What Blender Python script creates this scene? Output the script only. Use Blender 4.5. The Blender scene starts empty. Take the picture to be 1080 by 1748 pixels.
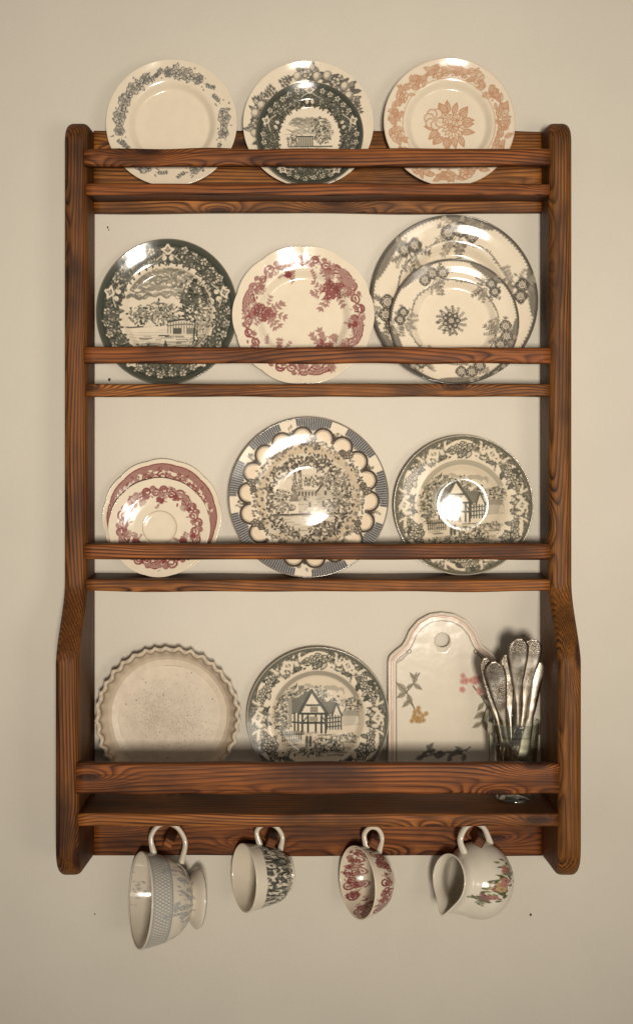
import bpy, math, random
import numpy as np
from mathutils import Vector, Matrix

# ------------------------------------------------------------------ camera, world, light, exposure
SC = bpy.context.scene
D, F, PX, PY = 2.4, 2208.0, 532.0, 700.0      # camera distance to wall (m), focal length (photo px), principal point

cam_d = bpy.data.cameras.new('camera')
cam = bpy.data.objects.new('camera', cam_d)
SC.collection.objects.link(cam)
cam.location = (0, -D, 0)
cam.rotation_euler = (math.radians(90), 0, 0)
cam_d.sensor_fit = 'HORIZONTAL'
cam_d.sensor_width = 36
cam_d.lens = F / 1080 * 36
cam_d.shift_x = (540 - PX) / 1080
cam_d.shift_y = -(874 - PY) / 1080
cam_d.clip_end = 50
SC.camera = cam

w = bpy.data.worlds.new('World'); SC.world = w; w.use_nodes = True
w.node_tree.nodes['Background'].inputs[0].default_value = (1.0, 0.91, 0.80, 1)
w.node_tree.nodes['Background'].inputs[1].default_value = 0.20

def area(name, loc, target, sx, sy, power, col, spread=180):
    l = bpy.data.lights.new(name, 'AREA'); l.shape = 'RECTANGLE'; l.size = sx; l.size_y = sy
    l.energy = power; l.color = col; l.spread = math.radians(spread)
    o = bpy.data.objects.new(name, l); SC.collection.objects.link(o)
    o.location = loc
    dv = Vector(target) - Vector(loc)
    o.rotation_euler = dv.to_track_quat('-Z', 'Y').to_euler()
    return o
WARM = (1.0, 0.91, 0.79)
area('window_pane_light', (0.24, -5, -0.24), (0.03, 0, 0.04), 0.26, 0.74, 7.0, WARM, 45)
area('window_pane_light', (0.53, -5, -0.24), (0.07, 0, 0.04), 0.26, 0.74, 7.0, WARM, 45)
area('side_fill_light', (1.75, -3.4, -0.45), (0.06, 0, 0.06), 1.0, 1.2, 2.6, WARM, 60)  # soft fill lamp added on the right to throw shadows leftward

vs = SC.view_settings
vs.view_transform = 'Standard'; vs.look = 'None'; vs.exposure = 0.0; vs.gamma = 1.0
vs.use_curve_mapping = False

# ------------------------------------------------------------------ helpers
def at(px, py, d):
    """metres for a photo pixel on a plane d metres in front of the wall"""
    k = (D - d) / F
    return Vector(((px - PX) * k, -d, (PY - py) * k))

def link(o, parent=None):
    SC.collection.objects.link(o)
    if parent: o.parent = parent
    return o
def tag(o, label=None, cat=None, group=None, kind=None):
    if label: o['label'] = label
    if cat: o['category'] = cat
    if group: o['group'] = group
    if kind: o['kind'] = kind
    return o
def empty(name, loc=(0, 0, 0)):
    o = bpy.data.objects.new(name, None); o.location = loc; o.empty_display_size = 0.02
    return link(o)
def mesh_obj(name, verts, faces, mat, parent=None, smooth=True, cols=None):
    me = bpy.data.meshes.new(name)
    V = np.asarray(verts, dtype=np.float32).reshape(-1, 3)
    if isinstance(faces, np.ndarray):
        nf, k = faces.shape
        me.vertices.add(len(V)); me.vertices.foreach_set('co', V.ravel())
        me.loops.add(nf * k); me.loops.foreach_set('vertex_index', faces.astype(np.int32).ravel())
        me.polygons.add(nf)
        me.polygons.foreach_set('loop_start', np.arange(0, nf * k, k, dtype=np.int32))
        me.update(calc_edges=True)
    else:
        me.from_pydata([tuple(v) for v in V], [], faces)
    if smooth:
        me.polygons.foreach_set('use_smooth', np.ones(len(me.polygons), dtype=bool))
    if cols is not None:
        ca = me.color_attributes.new('Col', 'FLOAT_COLOR', 'POINT')
        c4 = np.ones((len(V), 4), dtype=np.float32); c4[:, :3] = cols
        ca.data.foreach_set('color', c4.ravel())
    me.materials.append(mat)
    me.validate()
    o = bpy.data.objects.new(name, me)
    return link(o, parent)

def grid_faces(nr, nt, flip=False):
    """rows nr, columns nt, wrapping in columns"""
    i = np.arange(nr - 1)[:, None]; j = np.arange(nt)[None, :]
    j2 = (j + 1) % nt
    f = np.stack([i * nt + j, i * nt + j2, (i + 1) * nt + j2, (i + 1) * nt + j], -1).reshape(-1, 4)
    return f[:, ::-1].copy() if flip else f

def catmull(P, n):
    P = np.asarray(P, float)
    Q = np.vstack([2 * P[0] - P[1], P, 2 * P[-1] - P[-2]])
    seg = len(P) - 1
    t = np.linspace(0, seg, n); k = np.minimum(t.astype(int), seg - 1); u = (t - k)[:, None]
    a, b, c, d = Q[k], Q[k + 1], Q[k + 2], Q[k + 3]
    return 0.5 * (2 * b + (c - a) * u + (2 * a - 5 * b + 4 * c - d) * u ** 2 + (3 * b - a - 3 * c + d) * u ** 3)

def sm(x, a, b):
    t = np.clip((x - a) / (b - a), 0, 1); return t * t * (3 - 2 * t)

# ------------------------------------------------------------------ materials
def new_mat(name):
    m = bpy.data.materials.new(name); m.use_nodes = True
    nt = m.node_tree
    return m, nt, nt.nodes['Principled BSDF']
class NB:
    def __init__(s, nt): s.nt = nt
    def n(s, typ, **kw):
        o = s.nt.nodes.new('ShaderNode' + typ)
        for k, v in kw.items(): setattr(o, k, v)
        return o
    def val(s, sock, v):
        if isinstance(v, bpy.types.NodeSocket): s.nt.links.new(v, sock)
        else: sock.default_value = v
    def math(s, op, a, b=0.0, c=0.0):
        o = s.n('Math', operation=op)
        for k, v in enumerate((a, b, c)): s.val(o.inputs[k], v)
        return o.outputs[0]
    def noise(s, vec, scale=1, detail=2, rough=0.5, w=None):
        o = s.n('TexNoise')
        if w is not None:
            o.noise_dimensions = '4D'; s.val(o.inputs['W'], w)
        s.val(o.inputs['Vector'], vec); o.inputs['Scale'].default_value = scale
        o.inputs['Detail'].default_value = detail; o.inputs['Roughness'].default_value = rough
        return o.outputs['Fac']
    def comb(s, x, y, z):
        o = s.n('CombineXYZ')
        for k, v in enumerate((x, y, z)): s.val(o.inputs[k], v)
        return o.outputs[0]
    def ramp(s, fac, stops):
        o = s.n('ValToRGB'); cr = o.color_ramp
        while len(cr.elements) < len(stops): cr.elements.new(0.5)
        for e, (p, c) in zip(cr.elements, stops):
            e.position = p; e.color = (*c, 1) if len(c) == 3 else c
        s.val(o.inputs[0], fac); return o.outputs[0]
    def mix(s, f, a, b, typ='MIX'):
        o = s.n('MixRGB', blend_type=typ)
        s.val(o.inputs[0], f)
        for k, v in ((1, a), (2, b)):
            s.val(o.inputs[k], v if isinstance(v, bpy.types.NodeSocket) else (*v, 1))
        return o.outputs[0]
    def bump(s, h, strength, dist, normal=None):
        o = s.n('Bump'); o.inputs['Strength'].default_value = strength; o.inputs['Distance'].default_value = dist
        s.val(o.inputs['Height'], h)
        if normal is not None: s.val(o.inputs['Normal'], normal)
        return o.outputs[0]

def wood_material(name, axis, tone=1.0):
    m, nt, bs = new_mat(name); b = NB(nt)
    tc = b.n('TexCoord'); oi = b.n('ObjectInfo')
    sx = b.n('SeparateXYZ'); nt.links.new(tc.outputs['Object'], sx.inputs[0])
    X, Y, Z = sx.outputs
    if axis == 'x': u, v, q = X, Z, Y
    else: u, v, q = Z, X, Y
    rnd = b.math('MULTIPLY', oi.outputs['Random'], 37.0)
    # slow meander of the growth rings
    warp = b.noise(b.comb(b.math('MULTIPLY', u, 1.25), b.math('MULTIPLY', v, 6.0), b.math('MULTIPLY', q, 6.0)), 1, 1, 0.4, w=rnd)
    # knots: sparse cells along the board
    vo = b.n('TexVoronoi'); vo.voronoi_dimensions = '2D'; vo.feature = 'F1'
    nt.links.new(b.comb(b.math('ADD', b.math('MULTIPLY', u, 3.6), rnd), b.math('ADD', b.math('MULTIPLY', v, 13.0), rnd), 0.0), vo.inputs['Vector'])
    vo.inputs['Scale'].default_value = 1.0
    kd = b.math('SUBTRACT', 1.0, b.math('MULTIPLY', vo.outputs['Distance'], 2.6)); kd = b.math('MAXIMUM', kd, 0.0)
    knot = b.math('POWER', kd, 2.0)
    ring = b.math('ADD', b.math('ADD', b.math('MULTIPLY', v, 150.0), b.math('MULTIPLY', q, 120.0)),
                  b.math('ADD', b.math('MULTIPLY', warp, 19.0), b.math('MULTIPLY', knot, 7.0)))
    jit = b.noise(b.comb(b.math('MULTIPLY', u, 7.0), b.math('MULTIPLY', v, 90.0), b.math('MULTIPLY', q, 90.0)), 1, 2, 0.6, w=rnd)
    ring = b.math('ADD', ring, b.math('MULTIPLY', jit, 0.3))
    saw = b.math('FRACT', ring)
    fib = b.noise(b.comb(b.math('MULTIPLY', u, 7.0), b.math('MULTIPLY', v, 480.0), b.math('MULTIPLY', q, 480.0)), 1, 3, 0.7, w=rnd)
    patch = b.noise(b.comb(b.math('MULTIPLY', u, 5.5), b.math('MULTIPLY', v, 16.0), b.math('MULTIPLY', q, 16.0)), 1, 3, 0.6, w=b.math('ADD', rnd, 5.0))
    t = tone
    L = (0.450 * t, 0.150 * t, 0.034 * t); M_ = (0.228 * t, 0.064 * t, 0.0135 * t); K = (0.028 * t, 0.009 * t, 0.004 * t)
    col = b.ramp(saw, [(0.0, K), (0.07, M_), (0.20, L), (0.45, L), (0.74, M_), (0.92, K)])
    flat = b.noise(b.comb(b.math('MULTIPLY', u, 3.2), b.math('MULTIPLY', v, 34.0), b.math('MULTIPLY', q, 34.0)), 1, 3, 0.6, w=b.math('ADD', rnd, 11.0))
    col = b.mix(b.ramp(flat, [(0.38, (0.0,) * 3), (0.62, (0.70,) * 3)]), col, tuple(0.55 * x + 0.45 * y for x, y in zip(M_, L)))
    col = b.mix(b.math('MULTIPLY', b.ramp(fib, [(0.34, (1, 1, 1)), (0.56, (0, 0, 0))]), 0.70), col, K)
    col = b.mix(b.ramp(patch, [(0.34, (0.82,) * 3), (0.56, (0.0,) * 3)]), col, (0.050 * t, 0.016 * t, 0.006 * t))
    col = b.mix(b.ramp(kd, [(0.72, (0, 0, 0)), (0.86, (0.85,) * 3)]), col, (0.035, 0.012, 0.006))
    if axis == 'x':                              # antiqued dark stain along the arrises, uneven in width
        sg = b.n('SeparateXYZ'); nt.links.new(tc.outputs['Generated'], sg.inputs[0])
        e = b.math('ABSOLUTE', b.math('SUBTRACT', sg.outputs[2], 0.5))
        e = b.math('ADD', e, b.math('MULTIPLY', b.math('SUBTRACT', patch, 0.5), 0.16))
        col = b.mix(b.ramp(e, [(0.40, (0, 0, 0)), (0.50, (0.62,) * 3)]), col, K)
    tint = b.n('HueSaturation'); nt.links.new(col, tint.inputs['Color'])
    nt.links.new(b.math('ADD', 0.66, b.math('MULTIPLY', oi.outputs['Random'], 0.34)), tint.inputs['Value'])
    nt.links.new(b.math('ADD', 0.496, b.math('MULTIPLY', oi.outputs['Random'], 0.014)), tint.inputs['Hue'])
    col = tint.outputs[0]
    nt.links.new(col, bs.inputs['Base Color'])
    nt.links.new(b.math('ADD', 0.44, b.math('MULTIPLY', fib, 0.24)), bs.inputs['Roughness'])
    bs.inputs['Specular IOR Level'].default_value = 0.20
    hgt = b.math('ADD', b.math('MULTIPLY', saw, -0.5), b.math('MULTIPLY', fib, 0.7))
    nt.links.new(b.bump(hgt, 0.5, 0.0012), bs.inputs['Normal'])
    return m
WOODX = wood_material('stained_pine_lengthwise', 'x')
WOODZ = wood_material('stained_pine_upright', 'z', 0.62)

def glaze_material(name='glazed_ceramic', rough=0.125, mott=0.05):
    m, nt, bs = new_mat(name); b = NB(nt)
    ca = b.n('VertexColor', layer_name='Col'); tc = b.n('TexCoord')
    n1 = b.noise(tc.outputs['Object'], 55, 3, 0.6)
    c = b.mix(1.0, ca.outputs[0], b.ramp(n1, [(0.3, (1 - mott,) * 3), (0.7, (1.0,) * 3)]), 'MULTIPLY')
    nt.links.new(c, bs.inputs['Base Color'])
    bs.inputs['Roughness'].default_value = rough
    bs.inputs['Specular IOR Level'].default_value = 0.5
    n2 = b.noise(tc.outputs['Object'], 26, 2, 0.5)
    nt.links.new(b.bump(n2, 0.12, 0.004), bs.inputs['Normal'])
    return m
GLAZE = glaze_material()
STONEWARE = glaze_material('worn_cream_stoneware', 0.42, 0.14)

def wall_material():
    m, nt, bs = new_mat('painted_plaster'); b = NB(nt); tc = b.n('TexCoord')
    P = tc.outputs['Object']
    c = b.ramp(b.noise(P, 3.5, 4, 0.6), [(0.3, (0.61, 0.562, 0.476)), (0.7, (0.65, 0.602, 0.512))])
    c = b.mix(1.0, c, b.ramp(b.noise(P, 330, 3, 0.7), [(0.3, (0.955,) * 3), (0.7, (1.0,) * 3)]), 'MULTIPLY')
    nt.links.new(c, bs.inputs['Base Color'])
    bs.inputs['Roughness'].default_value = 0.75
    bs.inputs['Specular IOR Level'].default_value = 0.25
    h = b.math('ADD', b.math('MULTIPLY', b.noise(P, 260, 3, 0.6), 0.5), b.noise(P, 70, 3, 0.6))
    nt.links.new(b.bump(h, 0.6, 0.0014), bs.inputs['Normal'])
    return m
WALL = wall_material()

def simple(name, col, rough=0.5, metal=0.0):
    m, nt, bs = new_mat(name); b = NB(nt); tc = b.n('TexCoord')
    c = b.ramp(b.noise(tc.outputs['Object'], 90, 3), [(0.3, tuple(x * 0.85 for x in col)), (0.7, col)])
    nt.links.new(c, bs.inputs['Base Color'])
    bs.inputs['Roughness'].default_value = rough; bs.inputs['Metallic'].default_value = metal
    return m
SPECK = simple('dark_speck', (0.05, 0.035, 0.025), 0.8)

def silver_material():
    m, nt, bs = new_mat('tarnished_silver'); b = NB(nt); tc = b.n('TexCoord')
    P = tc.outputs['Object']
    n = b.noise(P, 45, 3, 0.55)
    ca = b.n('VertexColor', layer_name='Col')
    vo = b.n('TexVoronoi'); vo.feature = 'F1'; nt.links.new(P, vo.inputs['Vector']); vo.inputs['Scale'].default_value = 560
    c = b.ramp(n, [(0.34, (0.26, 0.21, 0.155)), (0.55, (0.52, 0.46, 0.38)), (0.75, (0.74, 0.69, 0.60))])
    sp = b.n('SeparateColor'); nt.links.new(ca.outputs[0], sp.inputs[0])
    orn = sp.outputs[0]
    pit = b.math('MULTIPLY', b.ramp(vo.outputs['Distance'], [(0.25, (0, 0, 0)), (0.62, (1, 1, 1))]), orn)
    c = b.mix(b.math('MULTIPLY', pit, 0.5), c, (0.07, 0.05, 0.035))
    nt.links.new(c, bs.inputs['Base Color'])
    bs.inputs['Metallic'].default_value = 1.0
    nt.links.new(b.math('ADD', 0.26, b.math('MULTIPLY', n, 0.22)), bs.inputs['Roughness'])
    nt.links.new(b.bump(b.math('MULTIPLY', vo.outputs['Distance'], b.math('MULTIPLY', orn, -1.0)), 0.4, 0.0015), bs.inputs['Normal'])
    return m
SILVER = silver_material()

def glass_material():
    m, nt, bs = new_mat('clear_glass'); b = NB(nt); nt.nodes.remove(bs)      # thin clear glass: see-through with Fresnel reflections
    tc = b.n('TexCoord')
    bp = b.bump(b.noise(tc.outputs['Object'], 30, 2), 0.15, 0.004)
    tr = b.n('BsdfTransparent'); tr.inputs[0].default_value = (0.87, 0.89, 0.86, 1)
    gl = b.n('BsdfGlossy'); gl.inputs['Roughness'].default_value = 0.03; gl.inputs['Color'].default_value = (1, 1, 1, 1)
    lw = b.n('LayerWeight'); lw.inputs['Blend'].default_value = 0.5
    nt.links.new(bp, gl.inputs['Normal'])
    nt.links.new(b.mix(b.math('POWER', lw.outputs['Facing'], 2.5), (.90, .92, .89), (.30, .31, .29)), tr.inputs[0])   # longer path through the wall at its outline
    fr = b.math('ADD', 0.13, b.math('MULTIPLY', b.math('POWER', lw.outputs['Facing'], 2.4), 0.80))
    mx = b.n('MixShader'); nt.links.new(fr, mx.inputs[0]); nt.links.new(tr.outputs[0], mx.inputs[1]); nt.links.new(gl.outputs[0], mx.inputs[2])
    nt.links.new(mx.outputs[0], nt.nodes['Material Output'].inputs['Surface'])
    return m
GLASS = glass_material()

# ------------------------------------------------------------------ print drawing (transfer-print patterns, sampled onto vertices)
class Cv:
    """small RGB canvas; points are complex numbers"""
    def __init__(s, base, ink, ext=(-1.03, 1.03, -1.03, 1.03), n=540):
        s.x0, s.x1, s.y0, s.y1 = ext
        s.k = n / (s.x1 - s.x0); s.w = n; s.h = int(round((s.y1 - s.y0) * s.k))
        s.lw = 1.3; s.sc = 1.0; s.base = np.array(base, float); s.ink = np.array(ink, float)
        s.a = np.empty((s.h, s.w, 3)); s.a[:] = s.base
        yy, xx = np.mgrid[0:s.h, 0:s.w]
        s.X = s.x0 + (xx + 0.5) / s.k; s.Y = s.y0 + (yy + 0.5) / s.k
        s.R = np.hypot(s.X, s.Y); s.T = np.arctan2(s.Y, s.X)
    def c(s, t):
        return np.array(t, float) if isinstance(t, (tuple, list, np.ndarray)) else s.base * (1 - t) + s.ink * t
    def box(s, p, pad):
        x, y = p.real, p.imag
        i0 = max(0, int((x.min() - pad - s.x0) * s.k)); i1 = min(s.w, int((x.max() + pad - s.x0) * s.k) + 2)
        j0 = max(0, int((y.min() - pad - s.y0) * s.k)); j1 = min(s.h, int((y.max() + pad - s.y0) * s.k) + 2)
        return (slice(j0, j1), slice(i0, i1)) if i1 > i0 and j1 > j0 else None
    def put(s, bx, cov, t):
        v = s.a[bx]; v += cov[..., None] * (s.c(t) - v)
    def poly(s, p, t, al=1.0):
        p = np.asarray(p, complex) * s.sc; bx = s.box(p, 0)
        if bx is None: return
        X, Y = s.X[bx], s.Y[bx]; ins = np.zeros(X.shape, bool)
        x1, y1 = p.real, p.imag; x2, y2 = np.roll(x1, -1), np.roll(y1, -1)
        for a, b_, c_, d_ in zip(x1, y1, x2, y2):
            if b_ == d_: continue
            ins ^= ((b_ > Y) != (d_ > Y)) & (X < (c_ - a) * (Y - b_) / (d_ - b_) + a)
        s.put(bx, ins * al, t)
    def line(s, p, wd, t, al=1.0):
        p = np.asarray(p, complex) * s.sc; bx = s.box(p, float(np.max(wd)) + 2 / s.k)
        if bx is None: return
        cov = np.zeros(s.X[bx].shape); oy, ox = bx[0].start, bx[1].start
        wds = np.broadcast_to(wd, p.shape)
        for a, b_, ww in zip(p[:-1], p[1:], wds[:-1]):
            q = s.box(np.array([a, b_]), ww + 1.5 / s.k)
            if q is None: continue
            X, Y = s.X[q] - a.real, s.Y[q] - a.imag; d = b_ - a; L2 = abs(d) ** 2 + 1e-12
            u = np.clip((X * d.real + Y * d.imag) / L2, 0, 1)
            ds = np.hypot(X - u * d.real, Y - u * d.imag)
            ww = ww * s.lw
            cc = np.clip((ww / 2 - ds) * s.k + 0.5, 0, 1) * min(1, ww * s.k)
            sl = (slice(q[0].start - oy, q[0].stop - oy), slice(q[1].start - ox, q[1].stop - ox))
            cov[sl] = np.maximum(cov[sl], cc)
        s.put(bx, cov * al, t)
    def disc(s, p, r, t, al=1.0):
        p = complex(p) * s.sc; r = r * s.sc; bx = s.box(np.array([p]), r + 1.5 / s.k)
        if bx is None: return
        ds = np.hypot(s.X[bx] - p.real, s.Y[bx] - p.imag)
        s.put(bx, np.clip((r - ds) * s.k + 0.5, 0, 1) * al, t)
    def mask(s, m, t, al=1.0):
        s.a += (m * al)[..., None] * (s.c(t) - s.a)
    def sample(s, x, y):
        fx = np.clip((x - s.x0) * s.k - 0.5, 0, s.w - 1.001); fy = np.clip((y - s.y0) * s.k - 0.5, 0, s.h - 1.001)
        i, j = fx.astype(int), fy.astype(int); u, v = (fx - i)[..., None], (fy - j)[..., None]
        return (s.a[j, i] * (1 - u) * (1 - v) + s.a[j, i + 1] * u * (1 - v) + s.a[j + 1, i] * (1 - u) * v + s.a[j + 1, i + 1] * u * v)

def E(a): return complex(math.cos(a), math.sin(a))
def pol(r, deg): return r * E(math.radians(deg))
def leaf(cv, p, ang, L, wd=0.4, t=0.8, edge=None, vein=None):
    u = np.linspace(0, 1, 8); hw = wd * L * 0.5 * np.sin(np.pi * u ** 0.8)
    loc = np.concatenate([u * L + 1j * hw, (u * L - 1j * hw)[::-1]])
    q = p + loc * E(ang)
    cv.poly(q, t)
    if edge is not None: cv.line(np.append(q, q[0]), max(0.010, L * 0.07), edge)
    if vein is not None: cv.line(np.array([p, p + L * 0.85 * E(ang)]), 0.009, vein)
def blob(p, r, n=9, rng=None, amp=0.15):
    a = np.linspace(0, 2 * np.pi, n * 2, endpoint=False)
    return p + r * (1 + amp * np.cos(n * a)) * np.exp(1j * a)
def flower(cv, p, R, n=5, rot=0.0, fill=0.0, edge=0.9, cen=0.8, lw=0.012):
    for k in range(n):
        a = rot + 2 * math.pi * k / n
        q = p + R * 0.56 * E(a); th = np.linspace(0, 2 * np.pi, 11)
        ring = q + R * 0.44 * np.exp(1j * th)
        cv.poly(ring, fill); cv.line(ring, lw, edge)
        cv.line(np.array([p + R * .2 * E(a), p + R * .6 * E(a)]), lw * 0.7, edge, 0.7)
    cv.disc(p, R * 0.26, cen)
def rose(cv, p, R, fill=0.1, edge=0.9, rot=0.0, lw=0.012):
    th = np.linspace(0, 2 * np.pi, 40)
    o = p + R * (1 + 0.10 * np.cos(6 * th + rot)) * np.exp(1j * th)
    cv.poly(o, fill); cv.line(o, lw, edge)
    for rr, a0 in ((0.78, 0.0), (0.58, 2.1), (0.40, 4.0), (0.24, 1.0)):
        for s_ in range(3):
            t = np.linspace(0, 1.7, 9) + a0 + rot + s_ * 2.1
            q = p + R * rr * (1 + 0.12 * np.sin(3 * t)) * np.exp(1j * t)
            cv.line(q, lw, edge, 0.9)
    cv.disc(p, R * 0.12, edge)
def sprig(cv, p, ang, L, n=5, t=0.85, curve=0.4, ls=0.35, dots=False, wd=0.45):
    u = np.linspace(0, 1, 10); pth = [p]; a = ang
    for k in range(9):
        pth.append(pth[-1] + L / 9 * E(a)); a += curve / 9
    pth = np.array(pth); cv.line(pth, 0.010, t)
    for k in range(n):
        f = (k + 1) / n * 9; i = min(int(f), 8); q = pth[i] + (pth[i + 1] - pth[i]) * (f - i)
        a = ang + curve * (f / 9)
        for sg in (-1, 1):
            if dots: 
                e = q + sg * 1j * E(a) * L * ls * 0.6 + E(a) * L * 0.1
                cv.line(np.array([q, e]), 0.007, t); cv.disc(e, L * 0.055, t)
            else: leaf(cv, q, a + sg * 0.8, L * ls, wd, t)
    leaf(cv, pth[-1], a, L * ls, wd, t)
def scroll(cv, p, ang, R, t=0.9, lw=0.03, sg=1, turns=1.35):
    th = np.linspace(0, turns * 2 * np.pi, 26); r = R * (1 - 0.75 * th / th[-1])
    q = p + E(ang) * r * np.exp(1j * sg * th)
    cv.line(q, lw * (1.2 - 0.5 * th / th[-1]), t); cv.disc(q[-1], lw * 0.9, t)
def foliage(cv, p, rx, ry, n, rng, lo=0.6, hi=1.0, sz=0.05, light=0.27, ground=0.62):
    if ground:
        th = np.linspace(0, 2 * np.pi, 28)
        rr = 0.86 + 0.12 * np.sin(5 * th + rng.uniform(0, 6)) + 0.07 * np.sin(9 * th + rng.uniform(0, 6))
        cv.poly(p + rx * rr * np.cos(th) + 1j * ry * rr * np.sin(th), ground, 0.75)
    n = int(n * 1.6); sz = sz * .78
    for _ in range(n):
        r = math.sqrt(rng.uniform(0, 1)); a = rng.uniform(0, 2 * np.pi)
        q = p + rx * r * math.cos(a) + 1j * ry * r * math.sin(a)
        t = rng.uniform(lo, hi) if rng.random() > light else rng.uniform(0, 0.15)
        leaf(cv, q, rng.uniform(0, 6.28), sz * rng.uniform(0.6, 1.4), 0.55, t)
def clouds(cv, cx, cy, wx, wy, n, rng, lo=0.25, hi=0.6):
    for _ in range(n):
        x = cx + wx * rng.uniform(-1, 1); y = cy + wy * rng.uniform(-1, 1); L = rng.uniform(0.12, 0.34)
        u = np.linspace(-1, 1, 14)
        q = x + L * u + 1j * (y + 0.022 * np.sin(u * rng.uniform(4, 9) + rng.uniform(0, 6)) + 0.02 * u * u)
        cv.line(q, rng.uniform(0.010, 0.034) * (1.05 - np.abs(u)) + 0.004, rng.uniform(lo, hi))
def clip_disc(cv, snap, r, soft=None):
    """restore what was drawn outside radius r"""
    m = (cv.R > r)[..., None]; cv.a = np.where(m, snap, cv.a)

CREAM = (0.755, 0.655, 0.505)
def rngf(k): return np.random.default_rng(k)

def design_garland(cv):                     # outlined rose garlands on the rim
    rg = rngf(3); cv.lw = .95
    for a0, a1 in ((48, 104), (108, 200), (-24, 26), (206, 256), (284, 318)):
        ang = a0 + 4; k = 0
        while ang < a1:
            e = min(ang - a0, a1 - ang)
            s_ = 0.055 + 0.05 * min(1, e / 18)
            if e < 9:
                sprig(cv, pol(0.80, ang), math.radians(ang + (90 if ang > (a0 + a1) / 2 else -90)), 0.15, 4, 0.85, 0.5, 0.36)
                cv.disc(pol(0.74, ang), 0.012, 0.8); cv.disc(pol(0.87, ang + 2), 0.012, 0.8)
            elif k % 2:
                rose(cv, pol(0.81, ang), s_ * 0.86, 0.12, 0.95, ang)
            else:
                for j in range(4):
                    leaf(cv, pol(0.81 + rg.uniform(-.03, .03), ang), rg.uniform(0, 6.28), 0.12, 0.5, 0.10, 0.95, 0.8)
                flower(cv, pol(0.80, ang), s_ * 0.55, 5, rg.uniform(0, 6), 0.1, 0.95, 0.9)
            for j in range(2): leaf(cv, pol(rg.uniform(.71, .92), ang + rg.uniform(-5, 5)), rg.uniform(0, 6.28), 0.045, 0.5, 0.8)
            ang += 8.5; k += 1

def fruit(cv, p, R):
    cv.disc(p, R, 0.85); cv.disc(p, R * 0.88, 0.45); cv.disc(p + R * (-.2 + .2j), R * 0.55, 0.12)
    for k in range(5):
        t = np.linspace(-1.4, 0.6, 8) ; cv.line(p + R * (0.55 + 0.09 * k) * np.exp(1j * (t - 0.2)), 0.009, 0.7)
def design_fruit(cv):
    rg = rngf(5)
    for a0, a1 in ((22, 113), (143, 212), (250, 300)):
        for ang in np.arange(a0 + 8, a1 - 6, 7.0):
            for j in range(5):
                leaf(cv, pol(.80 + rg.uniform(-.05, .05), ang), rg.uniform(0, 6.28), rg.uniform(.09, .17), .42, rg.choice([.15, .5, .85]), .95, .9)
        for j, ang in enumerate(np.arange(a0 + 14, a1 - 10, 11.0)):
            if j % 3 == 2: flower(cv, pol(.80, ang), .075, 5, j, .05, .95, .8)
            else: fruit(cv, pol(.80 + (.03 if j % 2 else -.02), ang), .072)
        for e, sg in ((a0, -1), (a1, 1)):
            for q in (-.25, .1, .4):
                sprig(cv, pol(.80, e - sg * 6), math.radians(e + sg * 90) + q, .2, 4, .9, .5 * sg, .28)

def green_border(cv, seed, r_in=0.60):
    rg = rngf(seed)
    edge = r_in + 0.035 * np.abs(np.sin(2.5 * (cv.T - math.pi / 2))) - 0.02 * np.abs(np.sin(12.5 * cv.T))
    cv.mask(cv.R > edge, 0.98)
    n = rg.uniform(0, 1, cv.a.shape[:2])
    cv.mask((cv.R > edge) & (cv.R < .9) & (n > .80), 0.6)
    for k in range(34):                      # white flower heads along the upper band
        ang = 90 + k * 360 / 34 + 5.3
        near = abs(((ang - 90) % 72) - 36) > 28
        if near: continue
        flower(cv, pol(.86 + rg.uniform(-.02, .02), ang), .056, 5, rg.uniform(0, 6), .02, 0.95, .75, .010)
    for k in range(70):
        ang = rg.uniform(0, 360); leaf(cv, pol(rg.uniform(.70, .90), ang), rg.uniform(0, 6.28), .07, .5, rg.choice([.05, .2, .5]), .95)
    for k in range(5):
        a = 90 + 36 + 72 * k
        for da in (-13, 13):
            rose(cv, pol(r_in + .09, a + da), .078, .12, .95, a, .014)
            for j in range(6): leaf(cv, pol(r_in + .09 + rg.uniform(-.07, .07), a + da + rg.uniform(-9, 9)), rg.uniform(0, 6.28), .08, .5, rg.choice([.1, .3]), .95, .8)
        c = 90 + 72 * k; e = math.radians(c)
        f = lambda x, y: pol(1, c) * (x - 1j * y)      # x outward, y sideways
        for sg in (-1, 1):
            th = np.linspace(0, 1, 12)
            cv.line(f(.80 - .08 * th ** 1.4, sg * (.03 + .13 * th)), .014, .35)
        dia = f(np.array([.93, .875, .865, .80, .865, .875, .93]), np.array([0, .035, .085, 0, -.085, -.035, 0]))
        cv.poly(dia, .95); cv.line(dia, .018, .02); cv.poly(f(np.array([.89, .86, .82, .86]), np.array([0, .03, 0, -.03])), .6)
        cv.poly(f(np.array([.13, .07, .0, .07]) + r_in - .02, np.array([0, .05, 0, -.05])), .95)
        for sg in (-1, 1): scroll(cv, f(r_in + .07, sg * .055), e, .032, .05, .013, sg)
    for k in range(40):                       # small pendants on the inner edge
        ang = k * 9 + rg.uniform(-2, 2); leaf(cv, pol(r_in + .02, ang), math.radians(ang + 180) + rg.uniform(-.5, .5), .055, .7, .9)
    cv.mask(cv.R > .935, 0.95)
    cv.mask((cv.R > .985), 0.85)

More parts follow.
